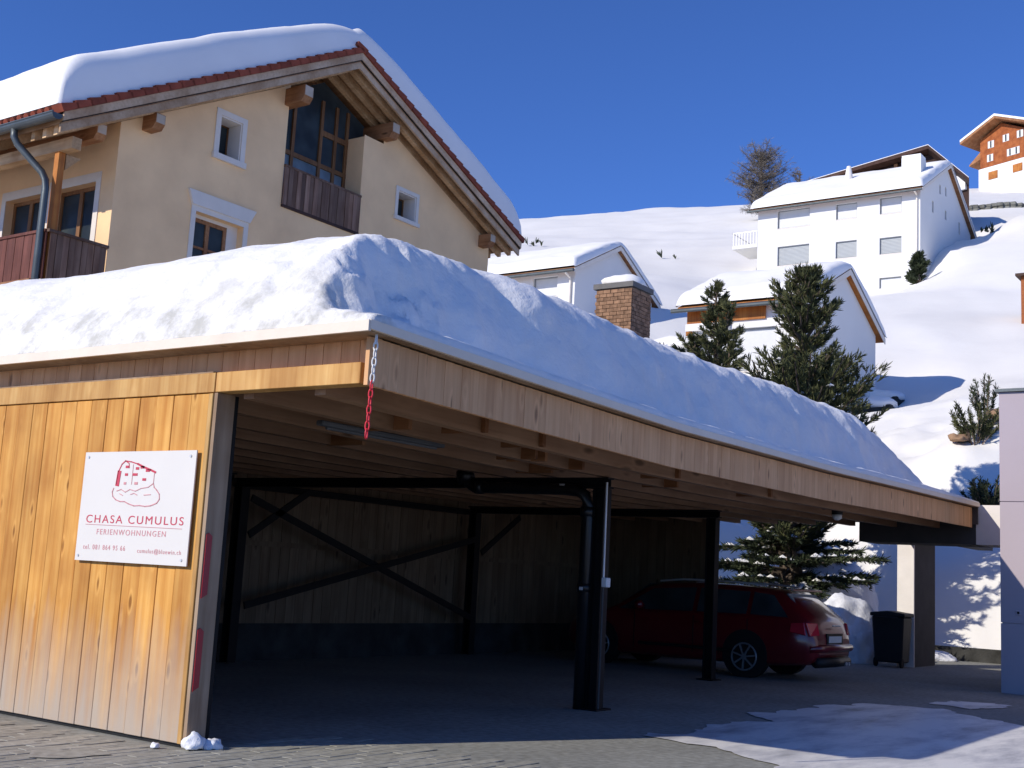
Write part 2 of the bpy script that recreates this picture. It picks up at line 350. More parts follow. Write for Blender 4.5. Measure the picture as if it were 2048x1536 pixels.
def wall(name, mat, parent, org, u, width, z0, ztop, holes, nrm, depth=0.35, thick=0.25, breaks=()):
    """upright wall with real openings. org: (x,y) of u=0; u: unit vector; ztop: function of u or number; holes (u0,u1,z0,z1); nrm points outward"""
    zt = ztop if callable(ztop) else (lambda q: ztop)
    us = sorted(set([0, width]+[h[0] for h in holes]+[h[1] for h in holes]+list(breaks)))
    m = MB(); U = Vector((u[0], u[1], 0)); Nn = Vector((nrm[0], nrm[1], 0)); O = Vector((org[0], org[1], 0))
    def P(q, z, d=0): v = O+U*q-Nn*d; return (v.x, v.y, z)
    def quad(a, b, c, d):
        n = (Vector(b)-Vector(a)).cross(Vector(c)-Vector(a))
        m.add([a, b, c, d], [(0, 1, 2, 3)])
    for a, b in zip(us[:-1], us[1:]):
        hs = sorted([h for h in holes if h[0] <= a+1e-6 and h[1] >= b-1e-6], key=lambda h: h[2])
        lo = z0
        for h in hs:
            quad(P(a, lo), P(b, lo), P(b, h[2]), P(a, h[2])); lo = h[3]
        if lo is not None: quad(P(a, lo), P(b, lo), P(b, zt(b)), P(a, zt(a)))
    for h in holes:
        a, b, c, d = h[:4]; dp = h[4] if len(h) > 4 else depth
        quad(P(a, c), P(a, d), P(a, d, dp), P(a, c, dp)); quad(P(b, c), P(b, c, dp), P(b, d, dp), P(b, d))
        quad(P(a, c), P(a, c, dp), P(b, c, dp), P(b, c)); quad(P(a, d), P(b, d), P(b, d, dp), P(a, d, dp))
    return m.part(name, mat, parent)

# ------------------------------------------------------------------ ground and hillside
CTRL = [(33.3, 9.2, 0.2), (35.2, 9.7, 2.2), (37.1, 10.3, 4.5), (39.0, 10.8, 5.9), (42.4, 11.7, 7.3), (48.2, 13.3, 9.2), (55.9, 15.5, 10.6), (67.5, 18.6, 15.6), (84.8, 23.4, 22.4), (96.4, 26.6, 28.9), (110.8, 30.6, 36.8), (139.8, 38.6, 47.5), (168.7, 46.6, 57.7), (192.8, 53.2, 66.2), (34.1, 7.7, 0.2), (37.1, 8.3, 4.5), (41.0, 9.1, 7.0), (48.8, 10.9, 9.2), (56.6, 12.6, 11.3), (68.3, 15.2, 15.6), (84.0, 18.6, 21.5), (97.6, 21.6, 28.7), (109.4, 24.2, 35.1), (122.0, 27.0, 39.0), (146.5, 32.4, 48.0), (173.8, 38.5, 57.9), (195.3, 43.2, 65.6), (33.7, 11.2, 1.6), (36.1, 12.0, 3.6), (39.8, 13.3, 5.8), (44.6, 14.9, 7.3), (51.2, 17.1, 9.3), (58.8, 19.6, 10.8), (68.3, 22.8, 16.6), (83.5, 27.9, 22.5), (95.8, 28.8, 25.3), (110.6, 28.8, 31.9), (123.3, 41.3, 40.1), (151.7, 50.8, 52.4), (32.5, 13.0, 1.3), (35.3, 14.2, 3.1), (39.0, 15.7, 5.2), (46.4, 18.7, 7.5), (53.8, 21.7, 9.8), (64.9, 26.3, 15.3), (83.4, 33.8, 22.3), (101.9, 41.4, 30.1), (129.7, 52.7, 42.7), (157.5, 64.1, 55.0), (31.6, 17.3, 3.0), (35.1, 19.3, 5.0), (40.3, 22.2, 8.0), (49.0, 27.1, 11.6), (61.2, 34.0, 16.6), (78.6, 43.8, 24.0), (100.5, 56.0, 32.7), (131.0, 73.1, 45.5), (165.8, 92.7, 60.4), (32.9, 22.8, 4.5), (41.0, 28.6, 8.2), (49.1, 34.4, 12.6), (58.9, 41.4, 17.4), (73.5, 51.9, 24.4), (93.9, 66.4, 32.7), (122.4, 86.6, 44.2), (155.0, 109.9, 58.3), (24.8, 24.7, 3.3), (29.6, 29.8, 6.2), (42.1, 42.8, 11.9), (55.9, 57.2, 18.7), (83.6, 86.1, 32.3), (132.0, 136.6, 55.1), (20.7, 28.2, 3.0), (24.7, 34.0, 5.7), (40.7, 57.0, 13.9), (63.6, 89.7, 25.0), (109.4, 155.4, 48.1),
        (36.0, 3.0, 0.5), (45.0, 2.0, 6.0), (80.0, -5.0, 17.0), (150.0, -20.0, 42.0), (5.0, 30.0, 2.0), (0.0, 60.0, 10.0), (-10.0, 150.0, 40.0), (5.0, 18.0, 0.6), (16.0, 17.5, 1.0), (26, 17.5, 1.6), (260, 60, 74), (230, 140, 72), (120, 230, 66), (250, -40, 62)]
CTRL += [(56.0, 18.0, 9.8)]
_c = np.array(CTRL); _A = np.linalg.norm(_c[:, None, :2]-_c[None, :, :2], axis=2); _n = len(_c)
_K = np.zeros((_n+3, _n+3)); _K[:_n, :_n] = -_A + np.eye(_n)*0.15; _K[:_n, _n:] = np.c_[np.ones(_n), _c[:, :2]]; _K[_n:, :_n] = _K[:_n, _n:].T
_w = np.linalg.solve(_K, np.r_[_c[:, 2], 0, 0, 0])
def terrain(x, y):
    d = np.hypot(_c[:, 0]-x, _c[:, 1]-y); z = float(-d@_w[:_n]+_w[_n]+_w[_n+1]*x+_w[_n+2]*y)
    dx = max(x-31.5, 0); dy = max(y-15.2, 0); q = math.hypot(dx, dy)
    q2 = max(x-32.4, 0) if y < 12 else q
    t = min(1, max(0, (q2 if y < 12 else q)/2.6)); t = t*t*(3-2*t)
    D = math.hypot(x, y)
    rough = 0.55*fbm(x*0.35, y*0.35)*min(1, q/4)*max(0.15, min(1, (60-D)/20)) + 0.35*fbm(x*0.05, y*0.05, 3.0)*min(1, D/80)
    rough += 0.17*math.sin(z*1.5+2.5*fbm(x*0.06, y*0.06, 5.0))*min(1, max(0, (D-55)/25)) + 0.10*fbm(x*0.22, y*0.22, 8.0)*min(1, D/60)
    rough += 0.12*fbm(x*1.3, y*1.3, 7.0)*t*max(0, min(1, (55-D)/12))
    return max(z, 0.0)*t + rough*t - 0.35*(1-t)
rows = []
Ds = [17.5]
while Ds[-1] < 52: Ds.append(Ds[-1]+0.38)
while Ds[-1] < 330: Ds.append(Ds[-1]*1.022)
for D in Ds:
    rows.append([(D*math.cos(a), D*math.sin(a), terrain(D*math.cos(a), D*math.sin(a))) for a in np.linspace(math.radians(-14), math.radians(96), 300)])
hill = MB().grid(rows).part('snowy_hillside', M['snow_hill'], smooth=True); tag(hill, kind='structure')
base = MB().add([(-700, -700, -0.45), (900, -700, -0.45), (900, 900, -0.45), (-700, 900, -0.45)], [(0, 1, 2, 3)]).part('snow_field', M['snow_hill']); tag(base, kind='structure')
yard = MB().box(-26, 34.6, -26, 15.0, -0.40, 0.0).part('paved_yard', M['pave']); tag(yard, kind='structure')
# setts of the near strip: individual where largest, the rest joined
def sett_mesh():
    m = MB(); a, b, h = 0.467, 0.117, 0.004
    m.add([(0, 0, 0), (a, 0, 0), (a, b, 0), (0, b, 0), (0.005, 0.005, h), (a-0.005, 0.005, h), (a-0.005, b-0.005, h), (0.005, b-0.005, h)],
          [(4, 5, 6, 7), (0, 1, 5, 4), (1, 2, 6, 5), (2, 3, 7, 6), (3, 0, 4, 7)]); return m
sm = sett_mesh().mesh('sett', M['sett'])
cells = []
for j in range(0, 72):
    y = 2.2+j*0.122; off = 0.16*(j % 3)
    for i in range(0, 36):
        x = 4.2+off+i*0.474
        if x > 7.0-0.48 and y > 7.95: continue
        if x > 8.3+0.8*fbm(y*0.6, 3.3): continue
        if 0.30*x + 0.954*y < 4.6: continue
        # seen by the camera: inside the wedge of its view
        a = math.degrees(math.atan2(y, x))
        if not (16 < a < 62): continue
        d = math.hypot(x, y)
        if d < 8.2 or y > 10.6: continue
        cells.append((d, x, y))
cells.sort()
rest = MB(); rs = random.Random(3)
for k, (d, x, y) in enumerate(cells):
    dz = rs.uniform(-0.002, 0.002)
    if k < 300:
        o = piece(sm, 'sett', yard, (x, y, 0.001+dz), (rs.uniform(-.01, .01), rs.uniform(-.01, .01), rs.uniform(-.02, .02)))
    else:
        q = sett_mesh(); rest.add([(vx+x, vy+y, vz+0.001+dz) for vx, vy, vz in q.v], q.f)
r_ = rest.part('setts', M['sett'], yard); r_['kind'] = 'stuff'
# trodden ice on the yard
def blob(name, mat, pts, z, n=14, amp=0.28, label=None, cat=None, kind=None, thick=0.006):
    ps = []
    for i, p in enumerate(pts):
        q = pts[(i+1) % len(pts)]
        for k in range(n):
            t = k/n; x = p[0]*(1-t)+q[0]*t; y = p[1]*(1-t)+q[1]*t
            ps.append((x+amp*fbm(x*1.6, y*1.6, 1, 6), y+amp*fbm(x*1.6, y*1.6, 9, 6)))
    bm = bmesh.new(); vs = [bm.verts.new((x, y, z)) for x, y in ps]; f = bm.faces.new(vs)
    cx = sum(p[0] for p in ps)/len(ps); cy = sum(p[1] for p in ps)/len(ps)
    r = bmesh.ops.inset_region(bm, faces=[f], thickness=0.03, depth=0)
    for v in f.verts: v.co.z = z+thick
    for v in bm.verts:
        if v not in f.verts: v.co.z = 0.0005
    bmesh.ops.triangulate(bm, faces=bm.faces[:])
    me = bpy.data.meshes.new(name); bm.to_mesh(me); bm.free(); me.materials.append(mat)
    o = bpy.data.objects.new(name, me); COL.objects.link(o); o['_w'] = (0, 0, 0)
    return tag(o, label, cat, kind=kind)
blob('ice_sheet', M['ice'], [(11.35, 6.22), (12.1, 6.05), (13.0, 6.25), (13.9, 6.05), (14.7, 6.45), (15.8, 6.3), (17.0, 6.42), (17.9, 5.95), (18.1, 5.2), (17.2, 4.2), (16.4, 2.6), (15.6, 0.6), (13.2, 0.2), (11.6, 1.6), (10.4, 3.2), (10.5, 4.35), (11.15, 5.15)], 0.004,
     label='trodden sheet of ice and old snow on the yard, half of it in shade', cat='ice', kind='stuff')
blob('ice_remnant', M['ice'], [(18.9, 5.5), (19.8, 5.6), (20.3, 5.0), (19.6, 4.5), (18.7, 4.9)], 0.004, label='small thin ice remnant in the shade before the mauve wall', cat='ice', kind='stuff')
blob('dirt_patch', M['sett'], [(5.72, 8.35), (5.95, 8.62), (6.35, 8.42), (6.32, 8.12), (5.95, 8.15)], 0.006, amp=0.06, thick=0.006, label='pale irregular patch of frozen grit in front of the plank wall', cat='grit', kind='stuff')
def lump(name, c, r, mat, label, cat, seed=0, sub=3, amp=0.35, kind=None, flat_=1.0, group=None, sc=2.0):
    bm = bmesh.new(); bmesh.ops.create_icosphere(bm, subdivisions=sub, radius=1)
    for v in bm.verts:
        d = v.co.normalized(); k = 1+amp*fbm(d.x*sc/1.3+seed, d.y*sc/1.3, d.z*sc/1.3)
        v.co = Vector((d.x*r[0]*k, d.y*r[1]*k, max(d.z, -0.35)*r[2]*k*flat_))
    me = bpy.data.meshes.new(name); bm.to_mesh(me); bm.free(); me.materials.append(mat); me.polygons.foreach_set('use_smooth', [True]*len(me.polygons))
    o = bpy.data.objects.new(name, me); COL.objects.link(o); o.location = c; o['_w'] = tuple(c)
    return tag(o, label, cat, group, kind)
lump('snow_clump', (7.02, 7.98, 0.05), (0.105, 0.08, 0.085), M['snow_rough'], 'larger white clump of snow at the foot of the corner post', 'snow', 1)
lump('snow_clump', (7.17, 7.93, 0.03), (0.085, 0.07, 0.06), M['snow_rough'], 'smaller clump of snow just right of the post foot', 'snow', 5)
lump('snow_clump', (6.83, 8.23, 0.02), (0.04, 0.035, 0.03), M['snow_rough'], 'tiny crumb of snow left of the post, under the plank wall', 'snow', 9)

# ------------------------------------------------------------------ carport
def sag(x):   # the roof edge is slightly bowed
    xs = [6.8, 9, 12, 16.7, 20, 25.7]; zs = [0, -0.06, -0.125, -0.115, -0.065, 0.0]
    return float(np.interp(x, xs, zs))
cp = thing('carport', 'long timber carport with plank side wall, steel posts and thick snow on its flat roof', 'carport', (7.0, 8.1, 0))
B = (7.0, 8.1, 0)
# left wall planks, tongue joints recessed
pm = MB().box(0, 0.035, 0.002, 0.229, 0.035, 2.955).mesh('wall_plank', M['plank'], bevel=0.004)
for i in range(27):
    piece(pm, 'wall_plank', cp, (rs.uniform(-.004, .004), 0.06+i*0.232, 0))
MB().box(7.05, 7.10, 8.2, 14.96, 0.0, 3.16).part('wall_backing', M['fascia_cut'], cp)
MB().box(7.03, 7.12, 8.16, 14.5, 0.0, 0.05).part('sill', M['black'], cp)  # black strip, stands in for the shadow line under the planks
MB().box(6.985, 7.035, 8.105, 8.155, 0.035, 2.955).part('edge_batten', M['strip'], cp, bevel=0.004)
MB().box(7.0, 7.20, 8.06, 8.10, 0.03, 2.96).box(7.04, 7.18, 8.10, 8.22, 0.0, 2.96).part('corner_post', M['fascia_cut'], cp)
MB().box(7.215, 7.26, 8.08, 8.13, 0.0, 2.96).part('post_angle', M['steel'], cp)
for z0, z1 in ((0.46, 0.98), (1.22, 1.77)):
    MB().prism([(7.012, 8.055, z0), (7.075, 8.055, z0+0.035), (7.075, 8.055, z1-0.03), (7.035, 8.055, z1), (7.012, 8.055, z1-0.02)], (0, -0.006, 0)).part('red_marker', M['redrefl'], cp)
# left upper band and lit strip
bm_ = MB().box(0.11, 0.15, 0.003, 0.197, 3.13, 3.34).mesh('band_board', M['fascia'])
for i in range(41): piece(bm_, 'band_board', cp, (0, -1.74+i*0.2, 0))
MB().box(6.99, 7.14, 8.10, 14.6, 2.965, 3.135).part('strip_board', M['strip'], cp, bevel=0.004)
MB().box(6.99, 7.14, 6.43, 8.085, 2.965, 3.135).part('strip_board', M['strip'], cp, bevel=0.004)
MB().box(7.085, 7.14, 6.38, 6.43, 2.965, 3.34).part('corner_block', M['fascia_cut'], cp)
# front fascia of short upright boards
nb = 146; bw = (24.42-6.98)/nb
fm = MB().box(0.0005, bw-0.0005, 0, 0.04, 2.955, 3.335).mesh('fascia_board', M['fascia'])
for i in range(nb):
    x = 6.98+i*bw; piece(fm, 'fascia_board', cp, (x-7.0, 6.34-8.1+rs.uniform(-.002, .002), sag(x+bw/2)))
xs = list(np.linspace(6.82, 24.45, 48))
def strip_x(y0, y1, z0, z1, x0=6.82, x1=24.45, n=48):
    m = MB(); X = np.linspace(x0, x1, n)
    P = [[(x, y0, z0+sag(x)), (x, y0, z1+sag(x)), (x, y1, z1+sag(x)), (x, y1, z0+sag(x)), (x, y0, z0+sag(x))] for x in X]
    m.grid(P); m.add([P[0][k] for k in range(4)], [(0, 1, 2, 3)]); m.add([P[-1][k] for k in range(4)], [(3, 2, 1, 0)]); return m
strip_x(6.20, 6.235, 3.352, 3.425).part('roof_edge_trim', M['blade'], cp)
strip_x(6.235, 6.33, 3.345, 3.36, 6.85).part('trim_soffit', M['fascia_cut'], cp)
MB().box(6.80, 6.83, 6.205, 15.2, 3.335, 3.42).part('roof_edge_trim', M['blade'], cp)
MB().box(6.83, 7.10, 6.24, 15.2, 3.338, 3.352).part('trim_soffit', M['fascia_cut'], cp)
MB().box(24.43, 24.48, 6.24, 15.2, 3.0, 3.42).part('roof_edge_trim', M['conc'], cp)
m = MB(); Y = [6.38, 8, 10, 12, 15.15]
P0 = [[(x, y, 3.17+sag(x)*(1-(y-6.38)/8.8)) for y in Y] for x in xs[1:]]; P1 = [[(x, y, 3.35+sag(x)*(1-(y-6.38)/8.8)) for y in Y] for x in xs[1:]]
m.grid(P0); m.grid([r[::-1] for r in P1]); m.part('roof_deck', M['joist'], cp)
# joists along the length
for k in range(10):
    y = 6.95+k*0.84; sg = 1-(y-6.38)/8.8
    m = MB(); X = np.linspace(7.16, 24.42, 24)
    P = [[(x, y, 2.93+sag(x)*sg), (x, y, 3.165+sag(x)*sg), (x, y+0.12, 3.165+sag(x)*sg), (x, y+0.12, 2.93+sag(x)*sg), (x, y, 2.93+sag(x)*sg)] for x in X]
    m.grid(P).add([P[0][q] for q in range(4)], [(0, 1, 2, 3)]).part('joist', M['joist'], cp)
for x, y in ((9.3, 6.9), (9.0, 7.6), (11.2, 7.6), (11.4, 7.6), (12.2, 7.6), (10.3, 6.9), (13.3, 6.9), (14.6, 7.6), (12.6, 8.3), (16.1, 6.9), (9.9, 9.0)):
    MB().box(x, x+0.055, y-0.0, y+0.53, 2.95+sag(x), 3.16+sag(x)).part('blocking', M['purlin'], cp)
# steel frames
def hbeam(p0, p1, w, h, name='steel_beam'):
    p0 = Vector(p0); p1 = Vector(p1); d = (p1-p0).normalized(); up = Vector((0, 0, 1)) if abs(d.z) < 0.9 else Vector((0, 1, 0))
    m = MB(); sd = d.cross(up).normalized(); u = sd.cross(d).normalized()
    for k in (-1, 1): m.beam(p0+u*k*(h/2-0.01), p1+u*k*(h/2-0.01), w, 0.02, up)
    m.beam(p0, p1, 0.014, h-0.042, up); return m.part(name, M['steel'], cp)
for x in (13.1, 19.15):
    y0 = 7.85 if x < 18 else (9.25 if x < 20 else 8.0)
    zt = 2.885+sag(x)*0.6
    hbeam((x, y0-0.12, zt-0.065), (x, 14.45, zt-0.065), 0.15, 0.13)
    hbeam((x, y0, 0.02), (x, y0, zt-0.135), 0.17, 0.17, 'steel_post')
    hbeam((x, 14.32, 0.02), (x, 14.32, zt-0.135), 0.17, 0.17, 'steel_post')
    MB().box(x-0.17, x+0.17, y0-0.15, y0+0.15, 0.0, 0.022).part('base_plate', M['steel'], cp)
hbeam((7.3, 14.4, 2.82), (12.98, 14.4, 2.82), 0.12, 0.12); hbeam((13.22, 14.4, 2.72), (19.05, 14.4, 2.72), 0.10, 0.10)
for a, b in (((13.2, 14.2, 2.52), (19.0, 14.2, 0.72)), ((13.2, 14.17, 0.88), (19.0, 14.17, 2.20)), ((13.2, 14.2, 1.95), (14.45, 14.2, 2.72)), ((19.25, 14.2, 1.95), (20.5, 14.2, 2.72))):
    MB().beam(a, b, 0.03, 0.11, (0, 0, 1)).part('brace', M['steel'], cp)
# rear and end cladding on a rough plinth
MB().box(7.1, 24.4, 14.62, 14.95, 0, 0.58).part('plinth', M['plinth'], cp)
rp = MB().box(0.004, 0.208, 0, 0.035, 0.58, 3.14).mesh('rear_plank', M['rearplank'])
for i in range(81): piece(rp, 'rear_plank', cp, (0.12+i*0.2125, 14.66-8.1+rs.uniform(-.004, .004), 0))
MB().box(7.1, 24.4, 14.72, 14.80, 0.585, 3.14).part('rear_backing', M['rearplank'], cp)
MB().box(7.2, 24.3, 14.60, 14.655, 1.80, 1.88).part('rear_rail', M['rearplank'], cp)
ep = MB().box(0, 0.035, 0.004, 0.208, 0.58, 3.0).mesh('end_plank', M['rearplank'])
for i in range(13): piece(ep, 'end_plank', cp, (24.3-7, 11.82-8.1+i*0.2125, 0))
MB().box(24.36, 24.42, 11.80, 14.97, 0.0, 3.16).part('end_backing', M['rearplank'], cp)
# drain pipe, conduit, switch
pp = [(12.98, 9.95, 2.83), (12.98, 9.86, 2.74), (12.98, 9.75, 2.68), (12.98, 8.35, 2.66), (12.98, 8.12, 2.64), (12.98, 8.02, 2.58), (12.98, 7.98, 2.45), (12.98, 7.98, 0.0)]
MB().tube(pp, 0.075, 14).part('drain_pipe', M['pipe'], cp, smooth=True)
for pa, pb, pr_ in (((12.98, 9.93, 2.9), (12.98, 9.88, 2.75), 0.12), ((12.98, 7.98, 2.44), (12.98, 7.98, 2.32), 0.09), ((12.98, 9.72, 2.68), (12.98, 9.60, 2.68), 0.09), ((12.98, 7.98, 1.5), (12.98, 7.98, 1.4), 0.088)):
    MB().tube([pa, pb], pr_, 14).part('pipe_sleeve', M['pipe'], cp, smooth=True)
MB().box(12.88, 12.90, 7.95, 7.99, 1.42, 1.46).box(12.9, 12.93, 8.30, 8.36, 2.70, 2.72).part('pipe_clip', M['galv'], cp)
MB().tube([(13.02, 7.74, 2.75), (13.02, 7.735, 1.58)], 0.014, 8).part('conduit', M['galv'], cp)
MB().tube([(13.02, 7.735, 1.46), (13.02, 7.735, 0.02)], 0.012, 8).part('cable', M['conc'], cp)
MB().box(12.97, 13.07, 7.66, 7.735, 1.47, 1.585).part('switch_box', M['whitepl'], cp, bevel=0.008)
# lamps under the deck
def tube_lamp(x, y, label):
    t = thing('strip_light', label, 'lamp', (x, y, 2.9), 'strip lights under the carport roof')
    MB().box(x, x+1.9, y, y+0.10, 2.875, 2.925).part('housing', M['conc_grey'], t, bevel=0.01)
    MB().tube([(x+0.1, y+0.05, 2.862), (x+1.8, y+0.05, 2.862)], 0.018, 10).part('tube', M['conc_grey'], t)
tube_lamp(8.45, 8.2, 'unlit grey strip light under the joists, behind the red and white chain')
t = thing('bulkhead_lamp', 'small round unlit lamp under the far end of the carport roof', 'lamp', (19.5, 7.2, 2.8))
MB().tube([(19.5, 7.2, 2.90), (19.5, 7.2, 2.82)], 0.09, 14).part('holder', M['black'], t); lumpm = MB().tube([(19.5, 7.2, 2.82), (19.5, 7.2, 2.76), (19.5, 7.2, 2.73)], [0.08, 0.075, 0.03], 14).part('lamp_glass', M['whitepl'], t, smooth=True)

# ------------------------------------------------------------------ chain
ch = thing('chain', 'hanging plastic chain, white links above and red links below, at the roof corner', 'chain', (6.97, 6.27, 3.3))
MB().tube([(6.97, 6.27, 3.34), (6.97, 6.27, 3.26)], 0.012, 8).part('hook', M['galv'], ch)
z = 3.245; nl = 12
for i in range(nl):
    ax = (1, 0.25, 0) if i % 2 == 0 else (-0.25, 1, 0)
    MB().torus((6.97-0.003*i, 6.27, z), ax, 0.017, 0.0065, 14, 8, ((0, 0, 1), 2.25)).part('link', M['whitepl'] if i < 5 else M['red'], ch, smooth=True)
    z -= 0.0625

rk_ = thing('rack', 'low dark rack of pipes and boards along the foot of the rear wall', 'rack', (7.6, 14.3, 0))
for z_, yy in ((0.10, 14.28), (0.42, 14.30), (0.60, 14.36)): MB().tube([(7.7, yy, z_), (12.7, yy+0.02, z_)], 0.03, 8).part('pipe', M['rackm'], rk_)
for k in range(6): MB().box(7.8+k*0.94, 7.86+k*0.94, 14.25, 14.5, 0.0, 0.64).part('upright', M['rackm'], rk_)
for k, (xx, hh) in enumerate(((8.1, .3), (9.3, .42), (10.2, .22), (11.5, .36))): MB().box(xx, xx+0.7, 14.36, 14.56, 0.0, hh).part('board', M['conc_grey'], rk_, bevel=0.02)

# ------------------------------------------------------------------ snow on the carport
def prof_front(y):
    ys = [6.225, 6.235, 6.30, 6.50, 6.74, 6.80, 6.90, 7.02, 7.16, 7.28, 7.42, 7.7, 8.3, 10, 15.4]
    zs = [3.44, 3.50, 3.52, 3.54, 3.58, 3.74, 4.02, 4.28, 4.52, 4.64, 4.71, 4.80, 4.88, 4.96, 5.0]
    return float(np.interp(y, ys, zs))
def prof_left(x):
    xs_ = [6.84, 6.87, 7.02, 7.25, 7.5, 7.8, 8.2, 8.8, 10, 30]; zs = [3.44, 3.55, 3.80, 4.08, 4.30, 4.50, 4.68, 4.84, 4.95, 5.0]
    return float(np.interp(x, xs_, zs))
xg = list(np.arange(6.84, 9.5, 0.04))+list(np.arange(9.5, 24.5, 0.07))
yg = [6.225]+list(np.arange(6.235, 7.9, 0.028))+list(np.arange(7.95, 9.6, 0.08))+list(np.arange(9.7, 15.35, 0.2))
rows = []
for x in xg:
    row = []
    for y in yg:
        wob = 0.14*fbm(x*0.5, 2.2)+0.05*fbm(x*1.7, 5.1)
        # shovelled corner: the cliff face sets back and breaks up towards the corner
        cw = max(0, 1-(x-6.8)/2.2)
        yf = y - wob*min(1, max(0, (y-6.5)/0.3)) - 0.25*cw*max(0, min(1, (y-6.6)/0.5))
        f = prof_front(max(6.225, yf)); l = prof_left(x-0.10*fbm(y*0.8, 8.0)*min(1, max(0, (x-6.85)/0.3)))
        k = 13.0; h = -math.log(math.exp(-k*(f-3.4))+math.exp(-k*(l-3.4)))/k+3.4
        h = max(h, min(f, l)-0.12)
        edge = min(1, max(0, (y-6.62)/0.25))*min(1, max(0, (x-6.9)/0.25))
        face = math.exp(-((y-7.05)/0.5)**2)*edge
        d = 0.045*fbm(x*0.6, y*0.8, 1.7, 3)*edge + 0.05*face*fbm(x*1.9, y*1.9, 4.0, 5) + 0.010*fbm(x*9, y*9, 2.0, 3)*edge
        # broken lumps at the near corner
        cr = math.exp(-((x-7.9)/0.8)**2-((y-6.95)/0.30)**2); d += 0.34*cr*fbm(x*2.9, y*2.9, 14.0, 6)
        cst = math.exp(-((y-7.45)/0.22)**2)*edge*min(1, max(0, (x-8.6)/1.5)); d += 0.05*cst*fbm(x*2.3, y*3.0, 31.0, 5)
        if y < 6.7: d += 0.035*fbm(x*1.6, y*2.5, 6.0, 4)*min(1, (y-6.225)/0.12)
        lr = math.exp(-((x-7.25)/0.35)**2)*min(1, (x-6.84)/0.15)*min(1, max(0, (y-6.8)/0.5)); d += 0.09*lr*fbm(x*2.2, y*2.2, 21.0, 5)
        if x > 21.2: h = h-(h-3.45)*min(1, ((x-21.2)/3.3)**1.2)
        row.append((x, y+0.06*face*fbm(x*1.7, h*2.0, 3.0), max(h+d, 3.36)+sag(x)*max(0, 1-(y-6.2)/6)))
    rows.append(row)
m = MB().grid(rows)
sk = []
for x, r in zip(xg, rows): sk.append([(r[0][0], r[0][1]+0.02, 3.36+sag(x)), r[0]])
m.grid(sk)
m.grid([[rows[0][j], (6.85, yg[j], 3.36)] for j in range(len(yg))])
m.grid([[(24.5, yg[j], 3.3), rows[-1][j]] for j in range(len(yg))])
m.grid([[rows[i][-1], (xg[i], 15.3, 3.3)] for i in range(len(xg))])
o = m.part('roof_snow', M['snow_carport'], smooth=True); tag(o, 'deep broken snow blanket on the carport roof, cut to a steep blue-shaded face', 'snow', kind='stuff')

# ------------------------------------------------------------------ sign on the plank wall
sg = thing('sign', 'square white sign with red cloud house emblem on the plank wall, reading CHASA CUMULUS', 'sign', (6.97, 9.0, 1.48))
SW, SH, SX = 1.53, 0.985, 6.955; YL, ZT = 9.735, 2.462
MB().box(SX, SX+0.012, YL-SW, YL, ZT-SH, ZT).part('panel', M['sign'], sg)
def su(u, v): return (YL-u*SW, ZT-v*SH)
for u, v in ((0.035, 0.045), (0.955, 0.05), (0.03, 0.955), (0.955, 0.95)):
    y, z = su(u, v); MB().disc((SX-0.003, y, z), (1, 0, 0), 0.012, 0.008, 10).part('screw', M['galv'], sg)
def ribbon(pts, w, mat, name, closed=False):
    m = MB(); P = [Vector((0,)+su(*p)) for p in pts]
    if closed: P.append(P[0])
    for a, b in zip(P[:-1], P[1:]):
        d = (b-a).normalized(); n = Vector((0, -d.z, d.y))*w/2; a2 = a-d*w*0.3; b2 = b+d*w*0.3
        q = [a2-n, b2-n, b2+n, a2+n]; m.add([(SX-0.0035, p.y, p.z) for p in q]+[(SX-0.0005, p.y, p.z) for p in q], [(0, 1, 2, 3), (0, 4, 5, 1), (1, 5, 6, 2), (2, 6, 7, 3), (3, 7, 4, 0)])
    return m.part(name, mat, sg)
def txt(body, u0, u1, v_base, capv, mat, name='lettering', ext=0.0016):
    c = bpy.data.curves.new(name, 'FONT'); c.body = body; c.size = 1; c.space_character = 1.25; c.extrude = 0.5; c.materials.append(mat)
    o = bpy.data.objects.new(name, c); COL.objects.link(o); bpy.context.view_layer.update()
    w = o.dimensions.x; h = 0.7; y0, z0 = su(u0, v_base)
    sx = (u1-u0)*SW/w; sz = capv*SH/h
    me = bpy.data.meshes.new_from_object(o.evaluated_get(bpy.context.evaluated_depsgraph_get())); bpy.data.objects.remove(o)
    o = bpy.data.objects.new(name, me); COL.objects.link(o)
    if not me.materials: me.materials.append(mat)
    o.parent = sg; o['_w'] = tuple(sg['_w'])
    o.matrix_local = Matrix(((0, 0, -ext, SX-0.0015-6.97), (-sx, 0, 0, y0-9.0), (0, sz, 0, z0-1.48), (0, 0, 0, 1)))
    return o
txt('CHASA CUMULUS', 0.068, 0.94, 0.652, 0.072, M['redink'])
txt('FERIENWOHNUNGEN', 0.18, 0.80, 0.757, 0.050, M['redink_soft'])
txt('tel. 081 864 95 66', 0.07, 0.46, 0.895, 0.044, M['redink_soft'])
txt('cumulus@bluewin.ch', 0.57, 0.945, 0.905, 0.038, M['redink_soft'])
ribbon([(0.07, 0.668), (0.935, 0.683)], 0.004, M['redink_soft'], 'rule')
cl = [(0.30, 0.335), (0.29, 0.37), (0.30, 0.41), (0.33, 0.44), (0.37, 0.455), (0.41, 0.455), (0.45, 0.475), (0.50, 0.492), (0.55, 0.488), (0.60, 0.495), (0.65, 0.488), (0.70, 0.465), (0.72, 0.43), (0.715, 0.385), (0.69, 0.35), (0.665, 0.325), (0.655, 0.29)]
ribbon(cl, 0.009, M['redink_soft'], 'cloud_outline')
